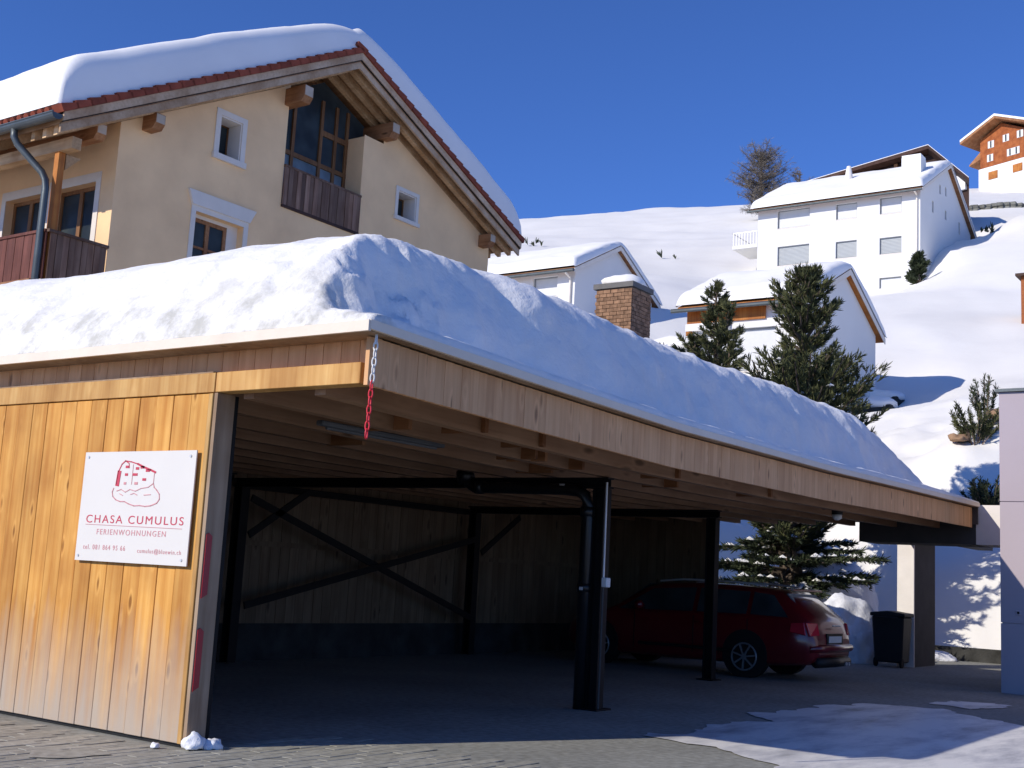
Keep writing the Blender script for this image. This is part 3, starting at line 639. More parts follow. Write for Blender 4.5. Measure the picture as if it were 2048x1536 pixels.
ribbon([(0.33, 0.36), (0.37, 0.345), (0.41, 0.37), (0.45, 0.345), (0.50, 0.36), (0.55, 0.335), (0.61, 0.325), (0.655, 0.29)], 0.006, M['redink_soft'], 'cloud_outline')
ribbon([(0.36, 0.385), (0.39, 0.40)], 0.006, M['redink_soft'], 'cloud_outline'); ribbon([(0.46, 0.39), (0.49, 0.38), (0.52, 0.395)], 0.006, M['redink_soft'], 'cloud_outline'); ribbon([(0.58, 0.395), (0.64, 0.39)], 0.006, M['redink_soft'], 'cloud_outline')
ribbon([(0.33, 0.18), (0.355, 0.115), (0.385, 0.085), (0.44, 0.095), (0.50, 0.115)], 0.010, M['redink'], 'house_outline')
ribbon([(0.385, 0.085), (0.42, 0.11), (0.425, 0.15)], 0.008, M['redink'], 'house_outline')
ribbon([(0.50, 0.115), (0.56, 0.145), (0.62, 0.17), (0.665, 0.192)], 0.018, M['redink'], 'house_outline')
ribbon([(0.33, 0.18), (0.32, 0.30)], 0.007, M['redink'], 'house_outline'); ribbon([(0.655, 0.2), (0.655, 0.29)], 0.005, M['redink_soft'], 'house_outline'); ribbon([(0.46, 0.12), (0.46, 0.30)], 0.004, M['redink_soft'], 'house_outline')
ribbon([(0.338, 0.19), (0.33, 0.30)], 0.05, M['redink'], 'tree_mark')
for u, v, w in ((0.405, 0.14, 0.026), (0.405, 0.21, 0.026), (0.485, 0.21, 0.05), (0.57, 0.255, 0.034), (0.50, 0.155, 0.03), (0.545, 0.145, 0.04), (0.595, 0.175, 0.04), (0.40, 0.29, 0.02), (0.50, 0.29, 0.03)):
    ribbon([(u-w/2/1.5, v), (u+w/2/1.5, v)], 0.022, M['redink'] if v < 0.27 else M['redink_soft'], 'window_mark')

# ------------------------------------------------------------------ yellow house
HX0, HX1, HY = 15.7, 29.3, 22.0
RXr, RZ = 22.35, 14.93; SL, SR = 0.545, 0.412
def rtop(x): return RZ-(RXr-x)*SL if x < RXr else RZ-(x-RXr)*SR
hs = thing('yellow_house', 'yellow plastered house with wooden balconies, red tiled eaves and deep snow on its gable roof', 'house', (HX0, HY, 1.0))
def under(x): return rtop(x)-0.44
holes = [(18.42-HX0, 19.10-HX0, 11.02, 11.98, 0.32), (24.93-HX0, 25.72-HX0, 11.30, 12.05, 0.32), (17.94-HX0, 19.42-HX0, 8.1, 9.48, 0.28), (20.56-HX0, 23.40-HX0, 10.42, 20.0, 0.7)]
# the tall loggia opening is left open up to the rafters: build the gable in pieces around it
def gable_piece(x0, x1, hl, brk=()):
    return wall('gable_wall', M['plaster'], hs, (x0, HY), (1, 0), x1-x0, 1.0, lambda q: under(x0+q), [(a-x0, b-x0, c, d, e) for a, b, c, d, e in hl], (0, -1), breaks=brk)
gable_piece(HX0, 20.56, [(18.42, 19.10, 11.02, 11.98, 0.50), (17.94, 19.42, 8.1, 9.48, 0.28)])
wall('gable_wall', M['plaster'], hs, (23.40, HY), (1, 0), 0.78, 1.0, 13.16, [], (0, -1)); gable_piece(24.18, HX1, [(24.93, 25.72, 11.30, 12.05, 0.50)])
MB().box(20.56, 23.40, HY+0.001, HY+0.25, 1.0, 10.42).part('gable_wall', M['plaster'], hs)
MB().box(20.36, 20.56, HY+0.002, HY+0.72, 10.3, 13.55).part('loggia_side', M['plaster'], hs)
MB().box(23.40, 23.60, HY+0.002, HY+0.72, 10.3, 13.12).part('loggia_side', M['plaster'], hs)
MB().box(20.56, 23.40, HY+0.25, HY+0.8, 10.25, 10.42).part('loggia_floor', M['purlin'], hs)
# left wall, with french windows behind the balcony
wall('side_wall', M['plaster'], hs, (HX0, HY), (0, 1), 10.5, 1.0, under(HX0), [(0.64, 2.2, 7.0, 9.6, 0.25), (2.6, 4.05, 7.0, 9.6, 0.25), (6.4, 7.6, 7.6, 9.4, 0.25)], (-1, 0))
MB().box(HX0+0.02, HX1, HY+10.3, HY+10.5, 1, 10.6).box(HX1-0.25, HX1, HY+0.02, HY+10.3, 1.0, 11.3).part('rear_wall', M['plaster'], hs)
def window_y(x0, x1, z0, z1, y, mat='frame', bars=1, par=None, fw=0.07, cross=False):
    w = MB().box(x0, x1, y, y+0.06, z0, z0+fw).box(x0, x1, y, y+0.06, z1-fw, z1).box(x0, x0+fw, y, y+0.06, z0+fw, z1-fw).box(x1-fw, x1, y, y+0.06, z0+fw, z1-fw)
    for k in range(1, bars+1):
        c = x0+(x1-x0)*k/(bars+1); w.box(c-fw*0.6, c+fw*0.6, y-0.01, y+0.05, z0+fw, z1-fw)
    if cross: w.box(x0+fw, x1-fw, y-0.004, y+0.04, z0+(z1-z0)*0.45, z0+(z1-z0)*0.45+fw*0.6)
    f = w.part('window', M[mat], par); MB().box(x0+0.02, x1-0.02, y+0.03, y+0.04, z0+0.02, z1-0.02).part('pane', M['glass'], f); return f
window_y(18.42, 19.10, 11.02, 11.98, HY+0.44, par=hs, bars=1, fw=0.06); window_y(24.93, 25.72, 11.30, 12.05, HY+0.44, par=hs, bars=1, fw=0.06)
window_y(17.94, 19.10, 8.1, 9.40, HY+0.22, 'purlin', par=hs, fw=0.09, cross=True)
MB().box(19.10, 19.42, HY+0.2, HY+0.27, 8.1, 9.48).box(17.94, 19.10, HY+0.2, HY+0.27, 9.40, 9.48).part('splayed_reveal', M['trimwhite'], hs)
def surround(x0, x1, z0, z1, t=0.13, p=0.03, sill=True):
    m = MB().box(x0-t, x1+t, HY-p, HY-0.002, z1, z1+t).box(x0-t, x0, HY-p, HY-0.002, z0, z1).box(x1, x1+t, HY-p, HY-0.002, z0, z1)
    if sill: m.box(x0-t-0.03, x1+t+0.03, HY-p-0.05, HY-0.002, z0-t, z0)
    m.part('window_surround', M['trimwhite'], hs)
    if sill:
        q = 0.035; MB().box(x0+.001, x0+q, HY+.001, HY+.43, z0+q, z1-q).box(x1-q, x1-.001, HY+.001, HY+.43, z0+q, z1-q).box(x0+.001, x1-.001, HY+.001, HY+.43, z0+.001, z0+q).box(x0+.001, x1-.001, HY+.001, HY+.43, z1-q, z1-.001).part('window_reveal', M['trimwhite'], hs)
surround(18.42, 19.10, 11.02, 11.98, 0.14); surround(24.93, 25.72, 11.30, 12.05, 0.11)
surround(17.94, 19.42, 8.1, 9.48, 0.13, sill=False)
MB().prism([(17.66, HY-0.002, 9.94), (19.74, HY-0.002, 9.94), (19.66, HY-0.002, 9.80), (19.56, HY-0.002, 9.61), (17.80, HY-0.002, 9.61), (17.72, HY-0.002, 9.80)], (0, -0.07, 0)).part('lintel_cornice', M['trimwhite'], hs)
# glazed loggia back
LY = HY+0.66
lg = MB()
for x in (20.6, 21.35, 22.35, 22.9, 23.33, 24.1): lg.box(x-0.05, x+0.05, LY-0.08, LY, 10.42, min(under(x), 14.0)-0.15)
lg.box(20.56, 24.3, LY-0.07, LY-0.01, 12.0, 12.12).box(20.56, 23.4, LY-0.07, LY-0.01, 10.42, 10.55).box(22.4, 23.4, LY-0.07, LY-0.01, 12.9, 13.05)
lf = lg.part('glazed_screen', M['frame'], hs)
MB().box(20.56, 23.4, LY-0.03, LY-0.02, 10.42, 12.0).part('pane', M['glass_sky'], lf); MB().prism([(20.56, LY-0.028, 12.0), (24.5, LY-0.028, 12.0), (24.5, LY-0.028, under(24.5)-0.1), (RXr, LY-0.028, under(RXr)-0.1), (20.56, LY-0.028, under(20.56)-0.1)], (0, 0.01, 0)).part('pane', M['glass'], lf)
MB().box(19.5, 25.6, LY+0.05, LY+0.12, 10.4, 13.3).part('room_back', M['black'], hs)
# loggia railing: upright boards of uneven tone
rb = MB().box(0.006, 0.148, -0.03, 0.0, 0, 0.98).mesh('railing_board', M['rail'])
for i in range(19): piece(rb, 'railing_board', hs, (20.56-HX0+0.005+i*0.149, -0.012-0.012*(i % 2), 10.40-1.0))
MB().box(20.56, 23.40, HY-0.06, HY+0.03, 11.375, 11.43).part('handrail', M['rail'], hs)
MB().box(20.56, 23.40, HY-0.05, HY+0.02, 10.33, 10.398).part('railing_base', M['darkwood'], hs)
# side balcony
MB().box(13.95, HX0, HY+0.02, HY+9, 6.75, 6.95).part('balcony_floor', M['purlin'], hs)
for i in range(9): piece(rb, 'railing_board', hs, (14.30-HX0+0.005+i*0.152, -0.012*(i % 2)+0.02, 7.02-1.0))
rr = MB().box(-0.03, 0.0, 0.005, 0.148, 0, 0.98).mesh('railing_board', M['rail_red'])
for i in range(58): piece(rr, 'railing_board', hs, (14.26-HX0-0.006*(i % 2), 0.03+i*0.152, 7.02-1.0))
MB().box(14.24, HX0, HY-0.05, HY+0.04, 8.0, 8.06).part('handrail', M['rail'], hs); MB().box(14.20, 14.30, HY+0.045, HY+9, 8.0, 8.06).part('handrail', M['rail_red'], hs)
MB().box(14.32, 14.47, HY+0.04, HY+0.19, 6.9, 10.0).part('balcony_post', M['orange'], hs)
MB().box(14.30, 14.52, HY-0.4, HY+10, 9.75, 10.0).part('eaves_beam', M['rafter'], hs)
MB().prism([(14.50, HY+0.05, 9.40), (14.50, HY+0.05, 9.74), (14.85, HY+0.05, 9.74)], (0, 0.12, 0)).part('knee_brace', M['rafter'], hs)
def window_x(y0, y1, z0, z1, x, par, mat='frame', fw=0.09, split=True, name='window'):
    w = MB().box(x, x+0.06, y0, y1, z0, z0+fw).box(x, x+0.06, y0, y1, z1-fw, z1).box(x, x+0.06, y0, y0+fw, z0+fw, z1-fw).box(x, x+0.06, y1-fw, y1, z0+fw, z1-fw)
    if split: c = (y0+y1)/2; w.box(x-0.01, x+0.05, c-fw*0.7, c+fw*0.7, z0+fw, z1-fw)
    f = w.part(name, M[mat], par); MB().box(x+0.03, x+0.04, y0+0.02, y1-0.02, z0+0.02, z1-0.02).part('pane', M['glass'], f); return f
for a, b, c, d in ((0.64, 2.2, 7.0, 9.6), (2.6, 4.05, 7.0, 9.6), (6.4, 7.6, 7.6, 9.4)):
    window_x(HY+a, HY+b, c, d, HX0+0.2, hs)
    p = 0.02; t = 0.16
    MB().box(HX0-p, HX0-0.002, HY+a-t, HY+b+t, d, d+t+0.05).box(HX0-p, HX0-0.002, HY+a-t, HY+a, c, d).box(HX0-p, HX0-0.002, HY+b, HY+b+t, c, d).part('window_surround', M['trimwhite'], hs)
# roof structure
YR0, YR1 = 21.3, 32.9; XE0, XE1 = 13.85, 30.05
rf = MB()
for a, b in ((XE0, RXr), (RXr, XE1)):
    rf.prism([(a, YR0+0.06, rtop(a)-0.10), (b, YR0+0.06, rtop(b)-0.10), (b, YR0+0.06, rtop(b)-0.22), (a, YR0+0.06, rtop(a)-0.22)], (0, YR1-YR0-0.06, 0))
roof = rf.part('roof', M['soffit'], hs)
def bb(z0, z1, y0, y1, mat, xa=XE0, xb=XE1, name='barge_board'):
    for a, b in ((xa, RXr), (RXr, xb)):
        MB().prism([(a, y0, rtop(a)+z0), (b, y0, rtop(b)+z0), (b, y0, rtop(b)+z1), (a, y0, rtop(a)+z1)], (0, y1-y0, 0)).part(name, mat, roof)
bb(-0.17, 0.02, YR0, YR0+0.055, M['barge']); bb(-0.40, -0.20, YR0+0.07, YR0+0.13, M['barge']); bb(-0.195, -0.18, YR0+0.02, YR0+0.10, M['black'], name='barge_gap')
# rafters seen under the overhang and over the loggia
for k, y in enumerate((21.62, 22.0, 22.4, 23.0)):
    for a, b in ((XE0+0.1, RXr), (RXr, XE1-0.1)):
        MB().prism([(a, y, rtop(a)-0.225), (b, y, rtop(b)-0.225), (b, y, rtop(b)-0.43), (a, y, rtop(a)-0.43)], (0, 0.13, 0)).part('rafter', M['rafter'], roof)
for k in range(11):
    y = 24.2+k*0.8; a, b = XE0+0.1, HX0+0.3
    MB().prism([(a, y, rtop(a)-0.225), (b, y, rtop(b)-0.225), (b, y, rtop(b)-0.43), (a, y, rtop(a)-0.43)], (0, 0.14, 0)).part('rafter', M['rafter'], roof)
def purl(x, zt, y0, y1, w=0.30, h=0.42):
    p = MB().prism([(x, y0+0.10, zt-h), (x, y0, zt-h*0.65), (x, y0, zt), (x, y1, zt), (x, y1, zt-h)], (w, 0, 0)).part('purlin', M['purlin'], hs)
    MB().box(x+0.015, x+w-0.015, y0-0.012, y0-0.001, zt-h*0.63, zt-0.015).part('end_grain', M['endgrain'], p)
purl(20.40, 13.36, 21.32, 23.5); purl(24.0, 13.66, 21.55, 23.9); purl(14.95, 10.55, 21.75, 32, 0.24, 0.34); purl(16.25, under(16.25)+0.03, 21.55, 22.0, 0.26, 0.34); purl(28.75, under(29.0)-0.0, 21.55, 22.0, 0.26, 0.36)
# tiles along the rakes and the left eave
tl = MB().prism([(0, 0, 0.0), (0.40, 0, 0.0), (0.40, 0, 0.12), (0, 0, 0.17)], (0, 0.34, 0)).mesh('tile', M['tile'])
L = math.hypot(1, SL); nL = int((RXr-XE0)*L/0.36)
for i in range(nL+1):
    x = XE0-0.05+i*0.36/L; piece(tl, 'tile', roof, (x-HX0, YR0-0.05-HY, rtop(x)+0.025-1.0), (0, -math.atan(SL), 0))
L = math.hypot(1, SR); nR = int((XE1-RXr)*L/0.36)
tr = MB().prism([(0, 0, 0.0), (-0.40, 0, 0.0), (-0.40, 0, 0.12), (0, 0, 0.17)], (0, 0.34, 0)).mesh('tile', M['tile'])
for i in range(nR+1):
    x = XE1+0.05-i*0.36/L; piece(tr, 'tile', roof, (x-HX0, YR0-0.05-HY, rtop(x)+0.025-1.0), (0, math.atan(SR), 0))
et = MB().tube([(-0.06, 0.1, 0.03), (0.5, 0.1, 0.03+0.5*SL)], 0.085, 8).mesh('tile', M['tile'])
for i in range(46): piece(et, 'tile', roof, (XE0-0.08-HX0, YR0+0.30+i*0.24-HY, rtop(XE0)-1.0+0.02))
# gutter and downpipe
gx, gz = XE0-0.14, rtop(XE0)-0.02
m = MB(); P = []
for y in np.linspace(YR0+0.02, YR1, 14):
    P.append([(gx+0.12*math.cos(t), y, gz+0.12*math.sin(t)-0.04) for t in np.linspace(math.pi, 2*math.pi, 9)]+[(gx+0.10*math.cos(t), y, gz+0.10*math.sin(t)-0.04) for t in np.linspace(2*math.pi, math.pi, 9)])
m.grid(P); m.add([(gx+0.125*math.cos(t), YR0+0.01, gz+0.125*math.sin(t)-0.04) for t in np.linspace(math.pi, 2*math.pi, 9)], [tuple(range(9))]); m.part('gutter', M['zinc'], hs, smooth=False)
MB().tube([(gx-0.12, YR0, gz-0.03), (gx-0.12, YR1, gz-0.03)], 0.018, 8).part('gutter_bead', M['zinc'], hs)
MB().tube([(gx, 22.78, gz-0.1), (gx, 22.76, gz-0.3), (gx+0.06, 22.7, gz-0.45), (14.14, 22.30, 9.28), (14.17, 22.18, 9.1), (14.17, 22.16, 8.9), (14.17, 22.14, 1.0)], 0.075, 12).part('downpipe', M['zinc'], hs, smooth=True)

def gable_snow(name, label, xe0, xe1, xr, zf, sl, sr, y0, y1, T, mat, r=0.5, w=1.0, nx=60, ny=40, amp=0.06, over=0.12, flip=False, seed=0, rx=None):
    """snow blanket on a gable roof whose ridge runs along Y; thick rounded edges"""
    def ss(n): return [0.5-0.5*math.cos(math.pi*i/(n-1)) for i in range(n)]
    X = [xe0-over+(xe1-xe0+2*over)*(0.55*t+0.45*i/(nx-1)) for i, t in enumerate(ss(nx))]
    Yv = [y0-over*0.5+(y1-y0+over)*(0.7*t+0.3*i/(ny-1)) for i, t in enumerate(ss(ny))]
    def e(d, r=r): q = min(1, max(0, d/r)); return (1-(1-q)**2.6)**(1/2.6)
    rows = []; bot = []
    for x in X:
        row = []
        d = abs(x-xr); s_ = sl if x < xr else sr
        zb = zf(min(max(x, xe0), xe1))+0.05
        zt = zf(xr)-s_*(math.sqrt(d*d+w*w)) + T
        for y in Yv:
            k = e(min(x-X[0], X[-1]-x), rx or r); k2 = e(min(y-Yv[0], Yv[-1]-y)); q = k*k2
            n = amp*fbm(x*0.45+seed, y*0.45, 2)+0.25*amp*fbm(x*2+seed, y*2, 5)
            row.append((x+0.0, y+amp*0.5*fbm(x*0.8, seed+1.0)*(1-k2), zb+max(0.02, (zt-zb+n))*max(q, 0.0)+0.02))
        rows.append(row)
    m = MB(); m.grid([r_[::-1] for r_ in rows])
    for s0 in (0, -1):
        m.grid([[ (X[i], Yv[s0], zf(min(max(X[i], xe0), xe1))+0.02), rows[i][s0]] for i in range(nx)])
    o = m.part(name, mat, smooth=True); tag(o, label, 'snow', 'snow caps on roofs'); return o
gable_snow('roof_snow', 'metre-thick smooth snow cap on the yellow house roof', XE0, XE1, RXr, lambda x: rtop(x)+0.10, SL, SR, YR0+0.10, YR1, 1.20, M['snow_roof'], r=0.46, w=1.15, nx=110, ny=70, amp=0.06, rx=0.7)

# ------------------------------------------------------------------ mauve neighbour building with its portal
nbh = thing('mauve_building', 'pale mauve rendered building edge at the right, with a concrete portal frame', 'building', (22.8, 5.4, 0))
for z0, z1 in ((0.0, 1.19), (1.205, 3.31), (3.325, 5.28)):
    MB().box(22.80, 23.1, -6.0, 5.44, z0, z1).part('wall_panel', M['mauve'], nbh)
MB().box(22.82, 34, -6.0, 5.42, 0.0, 5.2).part('wall_core', M['mauve'], nbh)
MB().box(22.74, 23.15, -6.0, 5.50, 5.285, 5.34).part('coping', M['zinc'], nbh)
MB().box(22.785, 22.80, 5.10, 5.19, 1.34, 1.43).part('socket_plate', M['mauve'], nbh, bevel=0.01); MB().box(22.78, 22.785, 5.125, 5.165, 1.365, 1.405).part('socket_hole', M['steel'], nbh)
MB().box(24.55, 25.7, 5.45, 6.30, 2.62, 3.38).part('portal_beam', M['conc_pale'], nbh); MB().box(24.56, 25.7, 6.302, 8.60, 2.62, 3.30).part('portal_beam', M['conc'], nbh)  # front end coloured as sunlit, the rest as shaded; one beam in two tones
MB().box(25.71, 34.5, 8.42, 8.80, 2.90, 3.38).part('portal_beam', M['conc'], nbh)  # carport's shade is put into the dark beam colour
MB().box(28.2, 28.26, 8.60, 8.98, 0.0, 2.895).part('portal_column', M['conc_pale'], nbh); MB().box(28.262, 29.9, 8.62, 8.98, 0.0, 2.895).part('portal_column', M['conc'], nbh)  # sunlit face is a pale sheet, shaded face a dark body; light set by colour

# ------------------------------------------------------------------ car (rear towards us, nose to the back wall)
K = 1.131
car = thing('estate_car', 'dark red estate car parked nose-in under the carport, tail towards the yard', 'car', (21.5, 8.0, 0))
def cw(x, y, z): return (21.5+x*K, 7.96+y*K, z*K)   # x across (-left), y along from rear bumper, z up
prof = [ # y, half width, sill z, belt z, roof z (None outside cabin), roof half width
 (0.00, 0.70, 0.42, 0.62, 0.66), (0.05, 0.80, 0.32, 0.72, 0.90), (0.14, 0.86, 0.26, 0.88, 1.00), (0.40, 0.88, 0.24, 0.93, 1.22), (0.62, 0.885, 0.22, 0.94, 1.36), (0.90, 0.885, 0.20, 0.945, 1.40),
 (1.5, 0.885, 0.20, 0.94, 1.425), (2.1, 0.885, 0.20, 0.93, 1.43), (2.7, 0.885, 0.20, 0.92, 1.41), (3.05, 0.885, 0.20, 0.91, 1.33), (3.45, 0.88, 0.20, 0.90, 1.06), (3.65, 0.875, 0.20, 0.88, 0.93), (4.1, 0.85, 0.22, 0.78, 0.84), (4.4, 0.78, 0.26, 0.66, 0.72), (4.55, 0.62, 0.34, 0.55, 0.58)]
def ring(y, hw, sz, bz, rz):
    tumble = 0.17*min(1, max(0, (rz-bz)/0.45))
    pts = [(0, sz), (hw*0.85, sz), (hw*0.98, sz+0.06), (hw, (sz+bz)/2+0.03), (hw*0.985, bz-0.04), (hw*0.955, bz), (hw-0.04-tumble*0.5, bz+(rz-bz)*0.5), (hw-0.06-tumble, rz-0.05 if rz-bz > 0.1 else bz+(rz-bz)*0.8), (hw*0.55, rz-0.005), (0, rz)]
    full = [(x, z) for x, z in pts]+[(-x, z) for x, z in pts[-2:0:-1]]
    return [cw(x, y, z) for x, z in full]
P = [ring(*p) for p in prof]; P = [r+[r[0]] for r in P]
m = MB().grid(P); m.add(P[0][:-1], [tuple(range(len(P[0])-1))]); m.add(P[-1][:-1], [tuple(range(len(P[-1])-2, -1, -1))])
body = m.part('body', M['carpaint'], car, smooth=True)
def sidewin(y0, y1, y2, y3, name='side_window'):
    for s in (-1, 1):
        q = []
        for y, zf in ((y0, 0), (y1, 0), (y2, 1), (y3, 1)):
            a = next(i for i in range(len(prof)-1) if prof[i][0] <= y <= prof[i+1][0]); t = (y-prof[a][0])/(prof[a+1][0]-prof[a][0])
            hw, sz, bz, rz = [prof[a][k]*(1-t)+prof[a+1][k]*t for k in (1, 2, 3, 4)]
            tum = 0.17
            q.append(cw(s*(hw*0.955-0.0+0.006 if not zf else hw-0.05-tum*0.9+0.012), y, bz+0.03 if not zf else rz-0.085))
        MB().prism(q, (s*0.008, 0, 0)).part(name, M['glass'], car)
sidewin(0.42, 1.05, 1.05, 0.72); sidewin(1.12, 1.98, 1.98, 1.12); sidewin(2.06, 3.42, 2.85, 2.06)
MB().prism([cw(-0.68, 0.23, 1.0), cw(0.68, 0.23, 1.0), cw(0.58, 0.565, 1.315), cw(-0.58, 0.565, 1.315)], (0, -0.022, 0.012)).part('rear_window', M['glass_sky'], car)
MB().prism([cw(-0.62, 0.52, 1.385), cw(0.62, 0.52, 1.385), cw(0.60, 0.44, 1.37), cw(-0.60, 0.44, 1.37)], (0, 0, 0.03)).part('roof_spoiler', M['carpaint'], car)
MB().prism([cw(-0.70, 3.42, 1.03), cw(0.70, 3.42, 1.03), cw(0.56, 2.98, 1.36), cw(-0.56, 2.98, 1.36)], (0, 0.02, 0.014)).part('windscreen', M['glass'], car)
for s in (-1, 1):
    MB().prism([cw(s*0.60, 0.045, 0.71), cw(s*0.845, 0.10, 0.70), cw(s*0.87, 0.16, 0.90), cw(s*0.62, 0.075, 0.90)], (s*0.012, -0.05, 0)).part('tail_lamp', M['lamp_red'], car, bevel=0.01)
    MB().prism([cw(s*0.872, 0.12, 0.71), cw(s*0.878, 0.38, 0.75), cw(s*0.875, 0.36, 0.88), cw(s*0.868, 0.15, 0.90)], (s*0.03, 0, 0)).part('tail_lamp', M['lamp_red'], car, bevel=0.01)
    MB().tube([cw(s*0.66, 0.85, 1.43), cw(s*0.68, 1.4, 1.465), cw(s*0.68, 2.3, 1.465), cw(s*0.66, 2.75, 1.42)], 0.018, 8).part('roof_rail', M['galv'], car)
    MB().tube([cw(s*0.90, 2.95, 0.98), cw(s*1.0, 2.97, 1.02), cw(s*1.06, 2.97, 1.02)], [0.06, 0.09, 0.05], 10).part('wing_mirror', M['carpaint'], car, smooth=True)
    for yy in (1.9, 2.75): MB().tube([cw(s*0.895, yy-0.1, 0.80), cw(s*0.905, yy, 0.80), cw(s*0.895, yy+0.1, 0.80)], 0.018, 8).part('door_handle', M['carpaint'], car)
    for yy in (1.085, 2.02, 3.10): MB().beam(cw(s*0.889, yy, 0.32), cw(s*0.885, yy, 0.90), 0.008, 0.012, (0, 1, 0)).part('door_seam', M['black'], car)
    MB().tube([cw(s*0.885, 0.95, 0.40), cw(s*0.892, 1.5, 0.40), cw(s*0.892, 3.0, 0.40)], 0.03, 8).part('side_trim', M['black'], car)
MB().box(*[a for a in (cw(-0.27, 0, 0)[0], cw(0.27, 0, 0)[0], cw(0, -0.02, 0)[1], cw(0, 0.0, 0)[1], cw(0, 0, 0.60)[2], cw(0, 0, 0.70)[2])]).part('number_plate', M['plate'], car)
MB().box(cw(-0.34, 0, 0)[0], cw(0.34, 0, 0)[0], cw(0, -0.012, 0)[1], cw(0, 0.05, 0)[1], cw(0, 0, 0.56)[2], cw(0, 0, 0.74)[2]).part('plate_recess', M['black'], car)
MB().tube([cw(-0.80, 0.10, 0.50), cw(-0.6, -0.03, 0.52), cw(0, -0.05, 0.52), cw(0.6, -0.03, 0.52), cw(0.80, 0.10, 0.50)], 0.07, 10).part('bumper', M['carpaint'], car, smooth=True)
MB().tube([cw(-0.66, 0.04, 0.30), cw(0, -0.01, 0.30), cw(0.66, 0.04, 0.30)], 0.09, 10).part('bumper_skirt', M['black'], car, smooth=True)
for x in (0.38, 0.50): MB().tube([cw(x, -0.07, 0.27), cw(x, 0.15, 0.27)], 0.035, 12).part('exhaust', M['galv'], car)
MB().tube([cw(-0.16, -0.03, 0.86), cw(0.16, -0.03, 0.86)], 0.012, 8).part('boot_strip', M['galv'], car)
for s in (-1, 1):
    for yy in (1.12, 3.77):
        x = s*0.80; c0 = cw(x, yy, 0.318)
        MB().disc(cw(s*0.80, yy, 0.36), (1, 0, 0), 0.375*K, 0.185*K, 28).part('wheel_arch', M['black'], car)
        w = MB().torus(c0, (1, 0, 0), 0.255*K, 0.068*K, 28, 10); w.disc(c0, (1, 0, 0), 0.25*K, 0.16, 28)
        wo = w.part('wheel', M['rubber'], car, smooth=True)
        r = MB(); xx = s*0.905
        r.torus(cw(xx, yy, 0.318), (1, 0, 0), 0.205*K, 0.014*K, 28, 6)
        r.disc(cw(xx, yy, 0.318), (1, 0, 0), 0.04*K, 0.03, 14)
        for k in range(7):
            t = 2*math.pi*k/7+0.3; r.beam(cw(xx, yy+0.02*math.cos(t), 0.318+0.02*math.sin(t)), cw(xx, yy+0.205*math.cos(t), 0.318+0.205*math.sin(t)), 0.025, 0.042, (1, 0, 0))
        r.part('rim', M['alloy'], wo)

# ------------------------------------------------------------------ bins
def bin_(x, y, w, d, h, label, rz=0):
    t = thing('wheeled_bin', label, 'bin', (x, y, 0)); 
    v = [(x-w/2*.85, y-d/2*.85, 0.10), (x+w/2*.85, y-d/2*.85, 0.10), (x+w/2*.85, y+d/2*.85, 0.10), (x-w/2*.85, y+d/2*.85, 0.10), (x-w/2, y-d/2, h*0.9), (x+w/2, y-d/2, h*0.9), (x+w/2, y+d/2, h*0.9), (x-w/2, y+d/2, h*0.9)]
    MB().add(v, [(3, 2, 1, 0), (4, 5, 6, 7), (0, 1, 5, 4), (1, 2, 6, 5), (2, 3, 7, 6), (3, 0, 4, 7)]).part('body', M['binpl'], t, bevel=0.03)
    MB().prism([(x-w/2-.03, y-d/2-.03, h*0.9), (x-w/2-.03, y+d/2+.03, h*0.9), (x-w/2-.03, y+d/2+.03, h*0.96), (x-w/2-.03, y, h), (x-w/2-.03, y-d/2-.03, h*0.96)], (w+.06, 0, 0)).part('lid', M['binpl'], t, bevel=0.015)
    for yy in (y-d/2*.8, y+d/2*.8): MB().disc((x-w/2*.7, yy, 0.10), (0, 1, 0), 0.10, 0.05, 16).part('wheel', M['rubber'], t)
    MB().tube([(x-w/2-.07, y-d/2*.7, h*0.88), (x-w/2-.07, y+d/2*.7, h*0.88)], 0.02, 8).part('handle', M['binpl'], t)
bin_(27.75, 8.95, 0.62, 0.72, 1.23, 'black wheeled waste bin against the concrete column behind the car')

